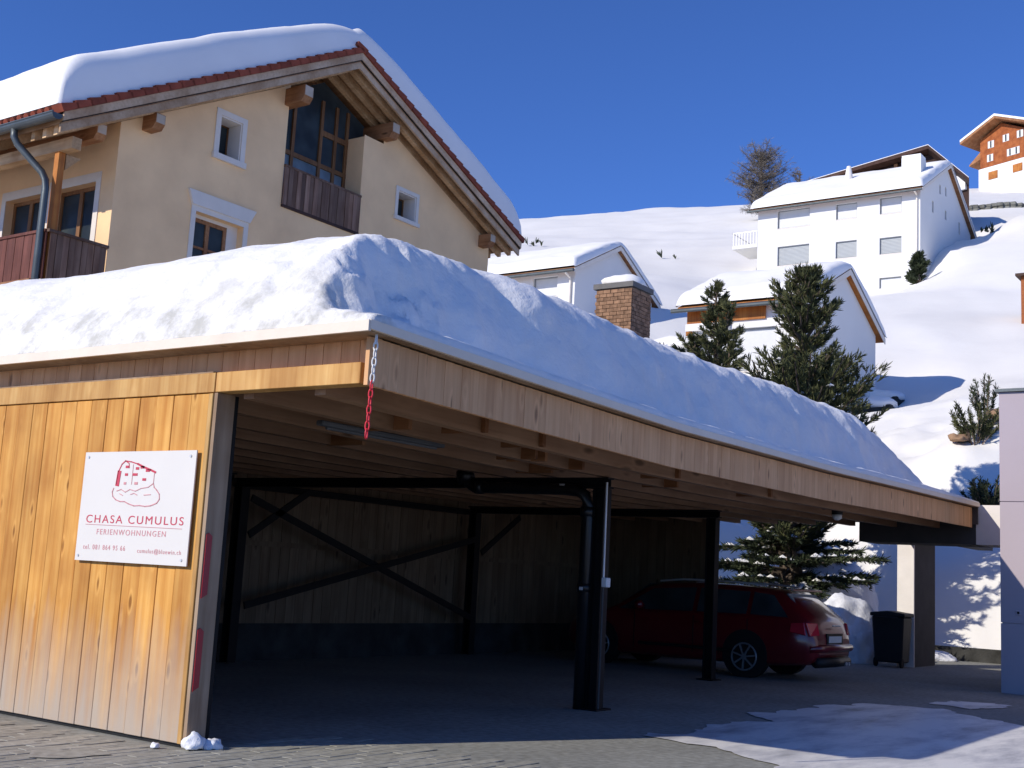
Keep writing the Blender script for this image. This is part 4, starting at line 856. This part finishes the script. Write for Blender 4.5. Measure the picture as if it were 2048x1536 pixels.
# ------------------------------------------------------------------ hillside houses
def far_house(name, label, x0, x1, y0, y1, zb, ze, xr, zr, wins, over=0.8, T=0.9, orange='purlin', snow_label='', th=0.22, wallm='white', chim=None, gwins=(), Rw=0.9):
    """x0: facade plane facing the sun, y0: gable plane facing the yard; ridge runs along Y"""
    h = thing(name, label, 'house', (x0, y0, zb))
    s1 = (zr-ze)/(xr-x0); 
    def zt(x): return zr-abs(x-xr)*s1
    f = wall('facade', M[wallm], h, (x0, y0), (0, 1), y1-y0, zb, ze-0.02, [(a-y0, b-y0, c, d, 0.26) for a, b, c, d, k in wins], (-1, 0))
    wall('gable_wall', M[wallm], h, (x0, y0), (1, 0), x1-x0, zb, lambda q: zt(x0+q)-0.03, [(a-x0, b-x0, c, d, 0.25) for a, b, c, d in gwins], (0, -1), breaks=(xr-x0,))
    MB().box(x1-0.2, x1, y0+0.01, y1, zb, zt(x1)-0.05).box(x0+0.3, x1-0.2, y1-0.2, y1, zb, ze-0.1).part('rear_wall', M[wallm], h)
    for a, b, c, d, k in wins:
        w = MB().box(x0+0.21, x0+0.25, a, b, c, d).part('window', M['blindw'] if k == 0 else M['blind'], h)
        g = 0.07; MB().box(x0+0.15, x0+0.205, a, b, d-g, d).box(x0+0.15, x0+0.205, a, b, c, c+g).box(x0+0.15, x0+0.205, a, a+g, c+g, d-g).box(x0+0.15, x0+0.205, b-g, b, c+g, d-g).part('window_frame', M['framegrey'], w)
        if k:
            sl_ = MB(); n = max(5, int((d-c)/0.11))
            for q in range(n): sl_.box(x0+0.18, x0+0.207, a+0.02, b-0.02, c+(q+0.1)*(d-c)/n, c+(q+0.8)*(d-c)/n)
            sl_.part('blind_slats', M['blind'], w)
        MB().box(x0-0.03, x0+0.0, a-0.05, b+0.05, c-0.06, c-0.001).part('sill', M['trimwhite'], w)
    for a, b, c, d in gwins: MB().box(a, b, y0+0.2, y0+0.24, c, d).part('window', M['glass'], h)
    xe0, xe1 = x0-over, x1+over; r = MB()
    for a, b in ((xe0, xr), (xr, xe1)):
        r.prism([(a, y0-over*0.5, zt(a)), (b, y0-over*0.5, zt(b)), (b, y0-over*0.5, zt(b)+th), (a, y0-over*0.5, zt(a)+th)], (0, y1-y0+1.0*over, 0))
    ro = r.part('roof', M[orange], h)
    for a, b in ((xe0, xr), (xr, xe1)):
        MB().prism([(a, y0-over*0.5-0.04, zt(a)-0.10), (b, y0-over*0.5-0.04, zt(b)-0.10), (b, y0-over*0.5-0.04, zt(b)+th*0.8), (a, y0-over*0.5-0.04, zt(a)+th*0.8)], (0, 0.035, 0)).part('barge_board', M['trimwhite'], ro)
    MB().tube([(xe0-0.09, y0-over*0.5, zt(xe0)+0.05), (xe0-0.09, y1+over, zt(xe0)+0.05)], 0.10, 8).part('gutter', M['zinc'], ro)
    MB().tube([(xe0-0.05, y0+0.25, zt(xe0)-0.05), (x0-0.10, y0+0.25, zt(x0)-0.6), (x0-0.10, y0+0.25, zb)], 0.07, 8).part('downpipe', M['trimwhite'], h)
    if chim:
        for (a, b, c, d, e, f2) in chim: MB().box(a, b, c, d, e, f2).part('chimney', M['white'], h)
    gable_snow('roof_snow', snow_label, xe0, xe1, xr, lambda x: zt(x)+th, s1, s1, y0-over*0.5, y1+over*0.5, T+Rw*s1*0.5, M['snow_roof'], r=0.45, w=Rw, nx=50, ny=40, amp=0.10, seed=x0)
    return h
# apartment block
aw = [(38.1, 41.0, 32.25, 33.85, 0), (34.0, 35.8, 32.4, 33.75, 0), (30.3, 32.1, 32.4, 33.8, 0), (38.1, 40.95, 28.95, 30.65, 1), (34.0, 35.8, 29.05, 30.5, 1), (30.3, 32.1, 29.0, 30.4, 1), (30.3, 32.1, 25.8, 27.05, 0)]
apt = far_house('apartment_house', 'large white three-storey house with closed blinds, snow-capped, high on the slope', 95.8, 110.8, 28.8, 42.8, 20.0, 34.2, 103.3, 38.3, aw, over=0.7, T=0.52, snow_label='snow cap on the large white three-storey house',
    gwins=[(99.0, 99.45, 33.1, 34.1), (101.1, 101.5, 35.3, 36.1), (102.8, 103.2, 35.6, 36.4), (102.7, 103.2, 33.5, 34.3), (106.9, 107.4, 33.3, 34.4), (106.9, 107.4, 30.3, 31.3), (102.8, 103.2, 28.9, 29.7)], chim=[(97.6, 99.0, 29.3, 30.9, 35.4, 37.6)])
MB().tube([(99.3, 36.0, 36.3), (99.3, 36.0, 38.2)], [0.5, 0.18], 12).part('vent_pipe', M['conc_pale'], apt)
MB().box(97.62, 98.98, 29.32, 30.88, 37.61, 37.8).part('chimney_cap', M['snow'], apt)
MB().box(95.85, 99.5, 42.85, 45.2, 30.9, 31.2).part('balcony_slab', M['white'], apt); MB().box(95.85, 99.5, 42.85, 45.2, 24.9, 25.2).part('balcony_slab', M['white'], apt)
for z in (31.2, 25.2):
    m = MB().box(95.85, 95.9, 42.9, 45.2, z+1.1, z+1.17).box(95.85, 99.4, 45.15, 45.2, z+1.1, z+1.17)
    for k in range(9): m.box(95.86, 95.89, 42.95+k*0.27, 42.98+k*0.27, z, z+1.1)
    m.part('balcony_railing', M['galv'], apt)
# middle house
mid = far_house('white_house', 'white house with orange eaves boards behind the two pines', 49.2, 58.2, 19.66, 25.3, 7.0, 14.05, 53.8, 16.25, [(21.0, 24.6, 11.0, 12.95, 0)], over=0.55, T=0.50, orange='orange', snow_label='snow cap on the white house behind the pines', Rw=0.8)
MB().box(49.10, 49.19, 21.5, 25.31, 13.30, 13.95).part('eaves_board', M['orange'], mid)
MB().box(49.02, 49.18, 25.05, 25.31, 9.5, 13.28).part('corner_board', M['orange'], mid)
MB().box(49.0, 49.19, 23.2, 25.33, 12.95, 13.28).part('white_band', M['white'], mid)
# small house at the left
far_house('white_house', 'low white house with a snowy gable, partly hidden by the yellow house', 57.24, 66.3, 36.7, 46.0, 13.0, 19.05, 61.7, 21.3, [(37.9, 39.6, 17.55, 18.75, 0)], over=0.6, T=0.46, snow_label='snow cap on the low white house beside the yellow house', Rw=0.8)
# brick chimney on a low snowed roof
lowh = thing('low_house', 'brown brick chimney with snow cap rising behind the carport snow', 'house', (35, 19.5, 3))
MB().box(33.6, 40.5, 18.8, 25.5, 2.5, 8.0).part('wall', M['white'], lowh); MB().box(33.0, 41.0, 18.2, 26, 8.0, 8.25).part('roof', M['zinc'], lowh)
gable_snow('roof_snow', 'hidden low flat roof snow around the brick chimney', 33.0, 41.0, 37.0, lambda x: 8.25, 0.01, 0.01, 18.2, 26.0, 0.6, M['snow_roof'], nx=24, ny=24)
CX0, CX1, CY0, CY1 = 35.0, 36.33, 20.14, 21.58
MB().box(CX0+0.03, CX1-0.03, CY0+0.03, CY1-0.03, 8.0, 11.45).part('chimney', M['mortar'], lowh)
chm = lowh.children[-1] if lowh.children else lowh
chm = [o for o in bpy.data.objects if o.name.startswith('chimney') and o.parent == lowh][0]
bl = 0.28; bh = 0.13
bX = MB().box(0, 0.05, 0.008, bl-0.008, 0.008, bh-0.008).mesh('brick', M['chimstone']); bY = MB().box(0.008, bl-0.008, 0, 0.05, 0.008, bh-0.008).mesh('brick', M['chimstone'])
W0 = tuple(chm['_w'])
for j in range(17):
    z = 9.15+j*bh
    for i in range(-1, 6):
        y = CY0+i*bl+(0.14 if j % 2 else 0)
        a, b = max(y, CY0), min(y+bl, CY1)
        if b-a > 0.06: piece(bX, 'brick', chm, (CX0-rs.uniform(0, .02)-W0[0], a-W0[1], z-W0[2]), scale=(1, (b-a)/bl, 1))
    for i in range(-1, 5):
        x = CX0+i*bl+(0.14 if j % 2 else 0)
        a, b = max(x, CX0+0.03), min(x+bl, CX1)
        if b-a > 0.06: piece(bY, 'brick', chm, (a-W0[0], CY0-rs.uniform(0, .02)-W0[1], z-W0[2]), scale=((b-a)/bl, 1, 1))
MB().box(CX0-0.06, CX1+0.06, CY0-0.06, CY1+0.06, 11.40, 11.58).part('chimney_slab', M['slab'], lowh)
lump('roof_snow', (35.68, 20.86, 11.66), (0.72, 0.78, 0.34), M['snow_roof'], 'small snow cap on the brick chimney', 'snow', 3, amp=0.12)
# rotated chalets on the skyline
def rot_frame(P0, ang):
    a = math.radians(ang); u = Vector((math.cos(a), math.sin(a), 0)); n = Vector((u.y, -u.x, 0)); P0 = Vector(P0)
    return lambda s, z, d=0.0: tuple(Vector((P0.x, P0.y, 0))+u*s+n*d+Vector((0, 0, z)))
F = rot_frame((175.22, 41.21, 0), 68.2)
bc = thing('brown_chalet', 'orange-brown timber chalet on a white base at the top right corner', 'house', F(0, 58))
wallp = [(3.5, 63.3), (-3.6, 63.3), (-3.6, 67.6), (0, 69.3), (3.5, 67.6)]
MB().prism([F(s, z) for s, z in wallp], Vector(F(0, 0, 8))-Vector(F(0, 0, 0))).part('timber_storeys', M['chalet'], bc)
MB().prism([F(s, z, -0.05) for s, z in [(3.75, 56), (-3.8, 56), (-3.8, 63.25), (3.75, 63.25)]], Vector(F(0, 0, 8.2))-Vector(F(0, 0, 0))).part('base_wall', M['white'], bc)
e = Vector(F(0, 0, 10))-Vector(F(0, 0, 0))
for s0, s1 in ((5.75, 0), (0, -5.75)):
    z0 = 70.0-abs(s0)*0.42; z1 = 70.0-abs(s1)*0.42
    MB().prism([F(s0, z0-0.35, -1.6), F(s1, z1-0.35, -1.6), F(s1, z1, -1.6), F(s0, z0, -1.6)], e).part('roof', M['purlin'], bc)
    MB().prism([F(s0, z0+0.01, -1.65), F(s1, z1+0.01, -1.65), F(s1, z1+0.33, -1.65), F(s0, z0+0.33, -1.65)], e).part('roof_snow', M['snow_roof'], bc)
for s, z in ((1.7, 66.6), (-0.75, 66.9), (-3.0, 66.9), (1.85, 64.6), (-1.4, 64.6), (-2.4, 64.6)):
    w = MB().prism([F(s-0.5, z-0.55, -0.04), F(s+0.5, z-0.55, -0.04), F(s+0.5, z+0.5, -0.04), F(s-0.5, z+0.5, -0.04)], Vector(F(0, 0, 0.06))-Vector(F(0, 0, 0))).part('window', M['blindw'], bc)
    MB().prism([F(s-0.1, z-0.5, -0.08), F(s+0.1, z-0.5, -0.08), F(s+0.1, z+0.45, -0.08), F(s-0.1, z+0.45, -0.08)], Vector(F(0, 0, 0.03))-Vector(F(0, 0, 0))).part('pane', M['glass'], w)
for s, z in ((1.35, 61.9), (-2.6, 62.0)):
    MB().prism([F(s-0.75, z-0.6, -0.12), F(s+0.75, z-0.6, -0.12), F(s+0.75, z+0.55, -0.12), F(s-0.75, z+0.55, -0.12)], Vector(F(0, 0, 0.06))-Vector(F(0, 0, 0))).part('window', M['orange'], bc)
MB().prism([F(3.5, 65.0, 0.3), F(5.6, 64.3, 0.3), F(5.6, 64.5, 0.3), F(3.5, 66.2, 0.3)], Vector(F(0, 0, 5))-Vector(F(0, 0, 0))).part('porch_roof', M['purlin'], bc)
G = rot_frame((113.41, 32.58, 0), 68.2)
dc = thing('dark_chalet', 'dark timber chalet roof showing behind the large white house', 'house', G(0, 36))
MB().prism([G(s, z) for s, z in [(13.5, 34), (-3.6, 34), (-3.6, 39.9), (0.2, 43.5), (13.5, 43.6)]], Vector((8.0, 2.3, 0))).part('timber_wall', M['darkwood'], dc)
e = Vector((10.0, 2.9, 0))
for (s0, z0), (s1, z1) in (((15.4, 44.15), (0, 43.95)), ((0, 43.95), (-4.5, 39.6))):
    MB().prism([G(s0, z0-0.35, -1.2), G(s1, z1-0.35, -1.2), G(s1, z1, -1.2), G(s0, z0, -1.2)], e).part('roof', M['darkwood'], dc)
    MB().prism([G(s0, z0+0.01, -1.25), G(s1, z1+0.01, -1.25), G(s1, z1+0.06, -1.25), G(s0, z0+0.06, -1.25)], e).part('roof_snow', M['snow_roof'], dc)
for s in (10.5, 7.6, 4.8, 2.0): MB().prism([G(s, 38, -0.25), G(s-0.35, 38, -0.25), G(s-0.35, 43.5, -0.25), G(s, 43.5, -0.25)], Vector(G(0, 0, 0.2))-Vector(G(0, 0, 0))).part('wall_post', M['purlin'], dc)
MB().prism([G(-2.0, 39.0, -0.3), G(-3.4, 39.0, -0.3), G(-3.4, 40.2, -0.3), G(-2.0, 40.6, -0.3)], Vector(G(0, 0, 0.25))-Vector(G(0, 0, 0))).part('white_panel', M['white'], dc)
# red hut at the right edge
hut = thing('red_hut', 'small red-brown hut cut off by the right edge of the slope', 'hut', (73.2, 15.0, 19))
MB().box(73.2, 76, 12.0, 16.2, 17.5, 20.3).part('wall', M['chalet'], hut); MB().box(72.9, 76.4, 11.7, 16.45, 20.3, 20.45).part('roof', M['darkwood'], hut)
lump('roof_snow', (74.6, 14.0, 20.55), (1.9, 2.5, 0.5), M['snow_roof'], 'snow cap on the red-brown hut at the right edge', 'snow', 4, amp=0.08)
# retaining wall below the brown chalet
m = MB(); rr_ = random.Random(5)
rw = thing('dry_stone_wall', 'dark stone retaining wall on the slope below the brown chalet', 'wall', (130, 30, 43))
st = MB().box(0, 0.5, 0, 0.8, 0, 0.38).mesh('stone', M['rockgrey'], bevel=0.06)
for i in range(16):
    t = i/15; x = 128+4*t; y = 35.0-8.5*t
    z = terrain(x, y)
    for k in range(2): piece(st, 'stone', rw, (x-130+rr_.uniform(-.1, .1), y-30, z-43+k*0.36-0.1), (0, 0, rr_.uniform(-.2, .2)), (1, rr_.uniform(.8, 1.1), rr_.uniform(.8, 1.1)))

# ------------------------------------------------------------------ vegetation
def tuft(m, p, d, L, n, rnd, w=0.035, spread=0.75):
    """a brush of flat needles fanning round direction d"""
    d = Vector(d).normalized(); a = d.orthogonal().normalized(); b = d.cross(a)
    for k in range(n):
        t = rnd.uniform(0, 2*math.pi); s = rnd.uniform(0.15, spread); q = (d+(a*math.cos(t)+b*math.sin(t))*s).normalized()
        l = L*rnd.uniform(0.6, 1.1); sd = q.cross(Vector((rnd.uniform(-1, 1), rnd.uniform(-1, 1), rnd.uniform(-1, 1)))).normalized()*w*0.5
        o = Vector(p)+d*rnd.uniform(-0.1, 0.1)
        m.add([o-sd*0.5, o+sd*0.5, o+q*l*0.6+sd, o+q*l, o+q*l*0.6-sd], [(0, 1, 2, 3, 4)])
def pine(name, label, x, y, z0, h, rad, seed, nb=70, mat='needle', droop=0.0, z_low=0.08, group=None, stems=1, sh=(0.72, 0.9), tl=0.24, snowy=0.0, dens=1.15, w=0.027):
    rnd = random.Random(seed); t = thing(name, label, 'tree', (x, y, z0), group)
    tm = MB(); cm = MB(); sn = MB()
    for s in range(stems):
        sx = x+(0 if s == 0 else rnd.uniform(-.5, .5)*rad); sy = y+(0 if s == 0 else rnd.uniform(-.5, .5)*rad); hh = h if s == 0 else h*rnd.uniform(*sh)
        tp = [(x+(sx-x)*min(1, k/4)+0.08*math.sin(k*1.3+seed), y+(sy-y)*min(1, k/4)+0.08*math.cos(k*1.7+seed), z0-0.3+(hh+0.1)*k/10) for k in range(11)]
        tm.tube(tp, [0.02+0.018*h*(1-k/10.5) for k in range(11)], 8)
        n_b = int(nb*(1 if s == 0 else 0.55))
        for i in range(n_b):
            f = z_low+(1-z_low)*((i+rnd.random()*0.6)/n_b)**0.9
            k = min(9, int(f*10)); fr = f*10-k; q0 = Vector(tp[k]).lerp(Vector(tp[k+1]), fr)
            prof_ = (1-f)**0.74*(0.85+0.3*math.sin(f*17+seed))*rad*(1 if s == 0 else 0.6)*rnd.uniform(0.6, 1.2)+0.18
            a = rnd.uniform(0, 2*math.pi) if i % 3 else i*2.4
            up = 0.75-1.2*droop+0.7*f
            dirv = Vector((math.cos(a), math.sin(a), up*0.55)).normalized()
            pts = []; p = q0.copy(); nseg = 5
            for sgm in range(nseg+1):
                pts.append(p.copy()); dd = (dirv+Vector((0, 0, (0.22-droop*0.5)*sgm/nseg))+Vector((rnd.uniform(-.12, .12), rnd.uniform(-.12, .12), rnd.uniform(-.08, .08)))).normalized(); p += dd*prof_/nseg
            tm.tube(pts, [0.035*(1-q/nseg*0.8)*(0.5+rad/3) for q in range(nseg+1)], 4, cap=False)
            nt_ = max(3, int(prof_*5.2*dens))
            for q in range(nt_):
                u = (q+0.6)/nt_; u = 0.22+0.78*u; kk = min(nseg-1, int(u*nseg)); pp_ = pts[kk].lerp(pts[kk+1], u*nseg-kk); dd = (pts[kk+1]-pts[kk]).normalized()
                side = Vector((-dd.y, dd.x, 0)).normalized()*(1 if q % 2 else -1)
                dir2 = (dd*0.7+side*rnd.uniform(0.2, 1.0)+Vector((0, 0, rnd.uniform(0.05, 0.6)-droop*0.5))).normalized()
                off = side*rnd.uniform(0, 0.22)*prof_*(1-u*0.4)
                tuft(cm, pp_+off, dir2, tl*rnd.uniform(0.7, 1.15), 18, rnd, w, 0.95)
                tuft(cm, pp_+off*0.4, (dd+Vector((0, 0, 0.4))).normalized(), tl, 14, rnd, w, 0.9)
                if snowy and rnd.random() < snowy:
                    c = pp_+off*0.6+Vector((0, 0, 0.07)); r0 = rnd.uniform(0.06, 0.16)
                    sn.add([c+Vector((r0, 0, 0)), c+Vector((0, r0, 0)), c+Vector((-r0, 0, 0)), c+Vector((0, -r0, 0)), c+Vector((0, 0, r0*0.6)), c-Vector((0, 0, r0*0.3))], [(0, 1, 4), (1, 2, 4), (2, 3, 4), (3, 0, 4), (1, 0, 5), (2, 1, 5), (3, 2, 5), (0, 3, 5)])
        tuft(cm, tp[-1], (0, 0, 1), tl*1.2, 14, rnd, w)
    tm.part('trunk', M['bark'], t); cm.part('crown', M[mat], t)
    if sn.v: sn.part('snow_tufts', M['snow'], t)['kind'] = 'stuff'
    return t
pine('pine_tree', 'large dense arolla pine standing behind the carport snow, the taller of two', 30.95, 12.38, 0.1, 10.15, 4.1, 11, nb=185, snowy=0.05, z_low=0.34, stems=3, sh=(0.58, 0.72), dens=0.95)
pine('pine_tree', 'smaller pine left of the large pine, before the orange eaves boards', 41.0, 19.9, 6.0, 6.8, 2.2, 23, nb=90, snowy=0.03, stems=3, z_low=0.02, tl=0.26, dens=1.2, w=0.032)
pine('spruce_tree', 'dark drooping spruce boughs seen under the carport roof behind the car', 30.2, 12.5, 0.2, 4.4, 3.3, 37, nb=110, mat='needle_d', droop=0.75, z_low=0.25, snowy=0.3, tl=0.20, dens=1.7, w=0.03)
pine('young_fir', 'tiny dark fir beside the corner of the large white house', 92.6, 27.9, terrain(92.6, 27.9), 2.2, 0.8, 5, nb=30, mat='needle_d', tl=0.5, w=0.1, z_low=0.02)
def bare_tree(name, label, x, y, z0, h, rad, seed, mat='larch', nb=90, w=0.10, cat='tree'):
    rnd = random.Random(seed); t = thing(name, label, cat, (x, y, z0)); tm = MB(); cm = MB()
    tm.tube([(x, y, z0-1), (x+.1, y, z0+h*0.4), (x-.1, y+.1, z0+h*0.8)], [0.03*h, 0.02*h, 0.03], 7)
    for i in range(nb):
        f = 0.12+0.85*rnd.random(); a = rnd.uniform(0, 2*math.pi); r = rad*math.sqrt(max(0.02, 1-((f-0.45)/0.56)**2))*rnd.uniform(0.45, 1.0)
        p0 = Vector((x, y, z0+h*f*0.85)); p3 = Vector((x+r*math.cos(a), y+r*math.sin(a), z0+h*f+rnd.uniform(0, 0.1)*h)); pm_ = p0.lerp(p3, 0.5)+Vector((0, 0, -0.03*h))
        tm.tube([p0, pm_, p3], [w*0.6, w*0.45, w*0.15], 4, cap=False)
        for q in range(16):
            u = rnd.uniform(0.25, 1); c = p0.lerp(pm_, u*2) if u < 0.5 else pm_.lerp(p3, u*2-1)
            tuft(cm, c, (rnd.uniform(-1, 1), rnd.uniform(-1, 1), rnd.uniform(-.4, .8)), h*0.085, 4, rnd, w*0.36, 0.6)
    tm.part('trunk', M['bark'] if cat == 'tree' else M[mat], t); cm.part('crown', M[mat], t); return t
bare_tree('larch_tree', 'bare grey-brown larch on the skyline left of the large white house', 137.2, 61.0, 46.5, 10.2, 4.3, 41, nb=190, w=0.085)
bare_tree('larch_tree', 'smaller faint bare larch right of the skyline larch', 138.9, 56.6, 47.6, 6.4, 2.2, 43, nb=36, w=0.085)
# shrubs and rocks on the bank to the right
def shrub(x, y, h, r, seed, label, mat='needle', n=26):
    z = terrain(x, y); rnd = random.Random(seed); t = thing('shrub', label, 'shrub', (x, y, z)); st_ = MB(); cm = MB()
    for i in range(n):
        a = rnd.uniform(0, 2*math.pi); rr = r*rnd.uniform(0.3, 1); p1 = Vector((x+rr*math.cos(a), y+rr*math.sin(a), z+h*rnd.uniform(0.4, 1)))
        p0 = Vector((x+rr*.2*math.cos(a), y+rr*.2*math.sin(a), z-0.1)); st_.tube([p0, p0.lerp(p1, .5)+Vector((0, 0, .05)), p1], [0.022, 0.016, 0.008], 4, cap=False)
        if mat:
            for q in range(7): tuft(cm, p0.lerp(p1, 0.35+0.1*q), (p1-p0).normalized()+Vector((rnd.uniform(-.8, .8), rnd.uniform(-.8, .8), .2)), 0.17, 18, rnd, 0.024, 1.1)
    st_.part('stems', M['twig'], t)
    if mat: cm.part('foliage', M[mat], t)
def at_az(px_slope, D): c = 1/math.hypot(1, px_slope); return D*c, D*c*px_slope
shrub(39.6, 10.15, 1.15, 1.0, 51, 'green dwarf pine on the snowy bank by the mauve building', n=30)
shrub(40.6, 10.1, 1.7, 0.7, 52, 'taller grey-leaved shrub behind the dwarf pine', mat='needle_d', n=12)
shrub(36.6, 9.0, 1.1, 0.9, 56, 'dark evergreen shrub beside the right end of the carport roof', mat='needle_d', n=36)
for k, (x, y, r, dz, lb) in enumerate(((40.9, 9.75, (0.55, 0.35, 0.22), 0.7, 'tan boulder behind the dwarf pine'), (39.3, 10.6, (0.3, 0.3, 0.18), 0.35, 'small ochre boulder under the dwarf pine'))):
    lump('boulder', (x, y, terrain(x, y)+dz*0.5), r, M['rock'], lb, 'rock', 60+k, amp=0.5)
for k, (x, y, r, lb) in enumerate(((36.9, 8.1, (0.9, 0.7, 0.5), 'big grey boulder by the roof end, lower one'), (37.5, 8.2, (0.8, 0.8, 0.45), 'big grey boulder by the roof end, upper one'))):
    lump('boulder', (x, y, terrain(x, y)+0.1), r, M['rockgrey'], lb, 'rock', 70+k, amp=0.5)
for k, (x, y, lb) in enumerate(((98.4, 68.7, 'dark shrub tips on the slope beside the yellow house roof'), (106.9, 26.1, 'dark shrub tips right of the large white house'), (99.5, 54.0, 'lone dark twig on the slope above the low white house'))):
    z = terrain(x, y); t = thing('shrub', lb, 'shrub', (x, y, z)); m = MB(); rnd = random.Random(80+k)
    for q in range(6 if k < 2 else 2):
        c = (x+rnd.uniform(-.6, .6), y+rnd.uniform(-1.2, 1.2), z+0.1); tuft(m, c, (rnd.uniform(-.6, .6), rnd.uniform(-.6, .6), 1), 0.5 if q else 0.9, 12, rnd, 0.09)
    m.part('foliage', M['needle_d'], t)
# dark hedge between the chimney and the orange-cornered house
t = thing('hedge', 'dark snow-laden hedge between the brick chimney and the white house', 'hedge', (42.6, 22.6, 8.5)); m = MB(); rnd = random.Random(90)
for k in range(60): tuft(m, (42.3+rnd.uniform(-.4, .6), 21.6+rnd.uniform(0, 2.2), 9.2+rnd.uniform(0, 1.5)), (rnd.uniform(-1, 0), rnd.uniform(-1, 1), .4), 0.4, 12, rnd, 0.07)
m.part('foliage', M['needle_d'], t)
lump('snow_mound', (43.2, 22.8, 10.9), (0.9, 1.6, 0.5), M['snow'], 'snow mound on the hedge beside the brick chimney', 'snow', 8, amp=0.15)
# low dark kerb wall at the foot of the bank, seen through the portal
t = thing('low_wall', 'low dark kerb wall with snow on top at the foot of the snow bank, seen through the portal', 'wall', (33.9, 8.6, 0))
MB().box(33.2, 33.5, 7.2, 10.4, 0.0, 0.34).part('wall_body', M['plinth'], t)
lump('snow_strip', (32.6, 9.5, 0.0), (0.5, 0.6, 0.22), M['snow_rough'], 'small grey snow heap before the low kerb wall', 'snow', 33, sub=4, amp=0.2)
# snow banks and ledges
lump('snow_bank', (28.9, 10.5, 0.0), (1.5, 1.0, 1.5), M['snow_rough'], 'grey shovelled snow bank right behind the tail of the red car', 'snow', 12, sub=5, amp=0.15)
lump('snow_bank', (31.6, 12.0, 0.1), (2.4, 1.6, 2.3), M['snow_rough'], 'taller snow bank under the spruce boughs', 'snow', 13, sub=5, amp=0.16)
for k, (lx, ly, ln) in enumerate(((57.6, 18.4, 2.0), (54.2, 17.6, 1.7))):
    z = terrain(lx+0.6, ly+0.6)
    t = thing('garden_ledge', ('upper' if k == 0 else 'lower')+' dark garden ledge half buried in snow right of the white house', 'wall', (lx, ly, z))
    MB().box(lx, lx+1.2, ly, ly+ln, z-0.8, z+0.34).part('ledge_wall', M['plinth'], t)
    lump('snow_pillow', (lx+0.7, ly+ln/2, z+0.38), (1.0, ln*0.58, 0.42), M['snow'], ('upper' if k == 0 else 'lower')+' snow pillow on the garden ledge', 'snow', 20+k, amp=0.15)

# ------------------------------------------------------------------ to metres
for o in list(SC.objects):
    if '_w' in o: del o['_w']
    if o.parent is None:
        o.location = o.location*S
        if o.type not in ('CAMERA', 'LIGHT'): o.scale = o.scale*S
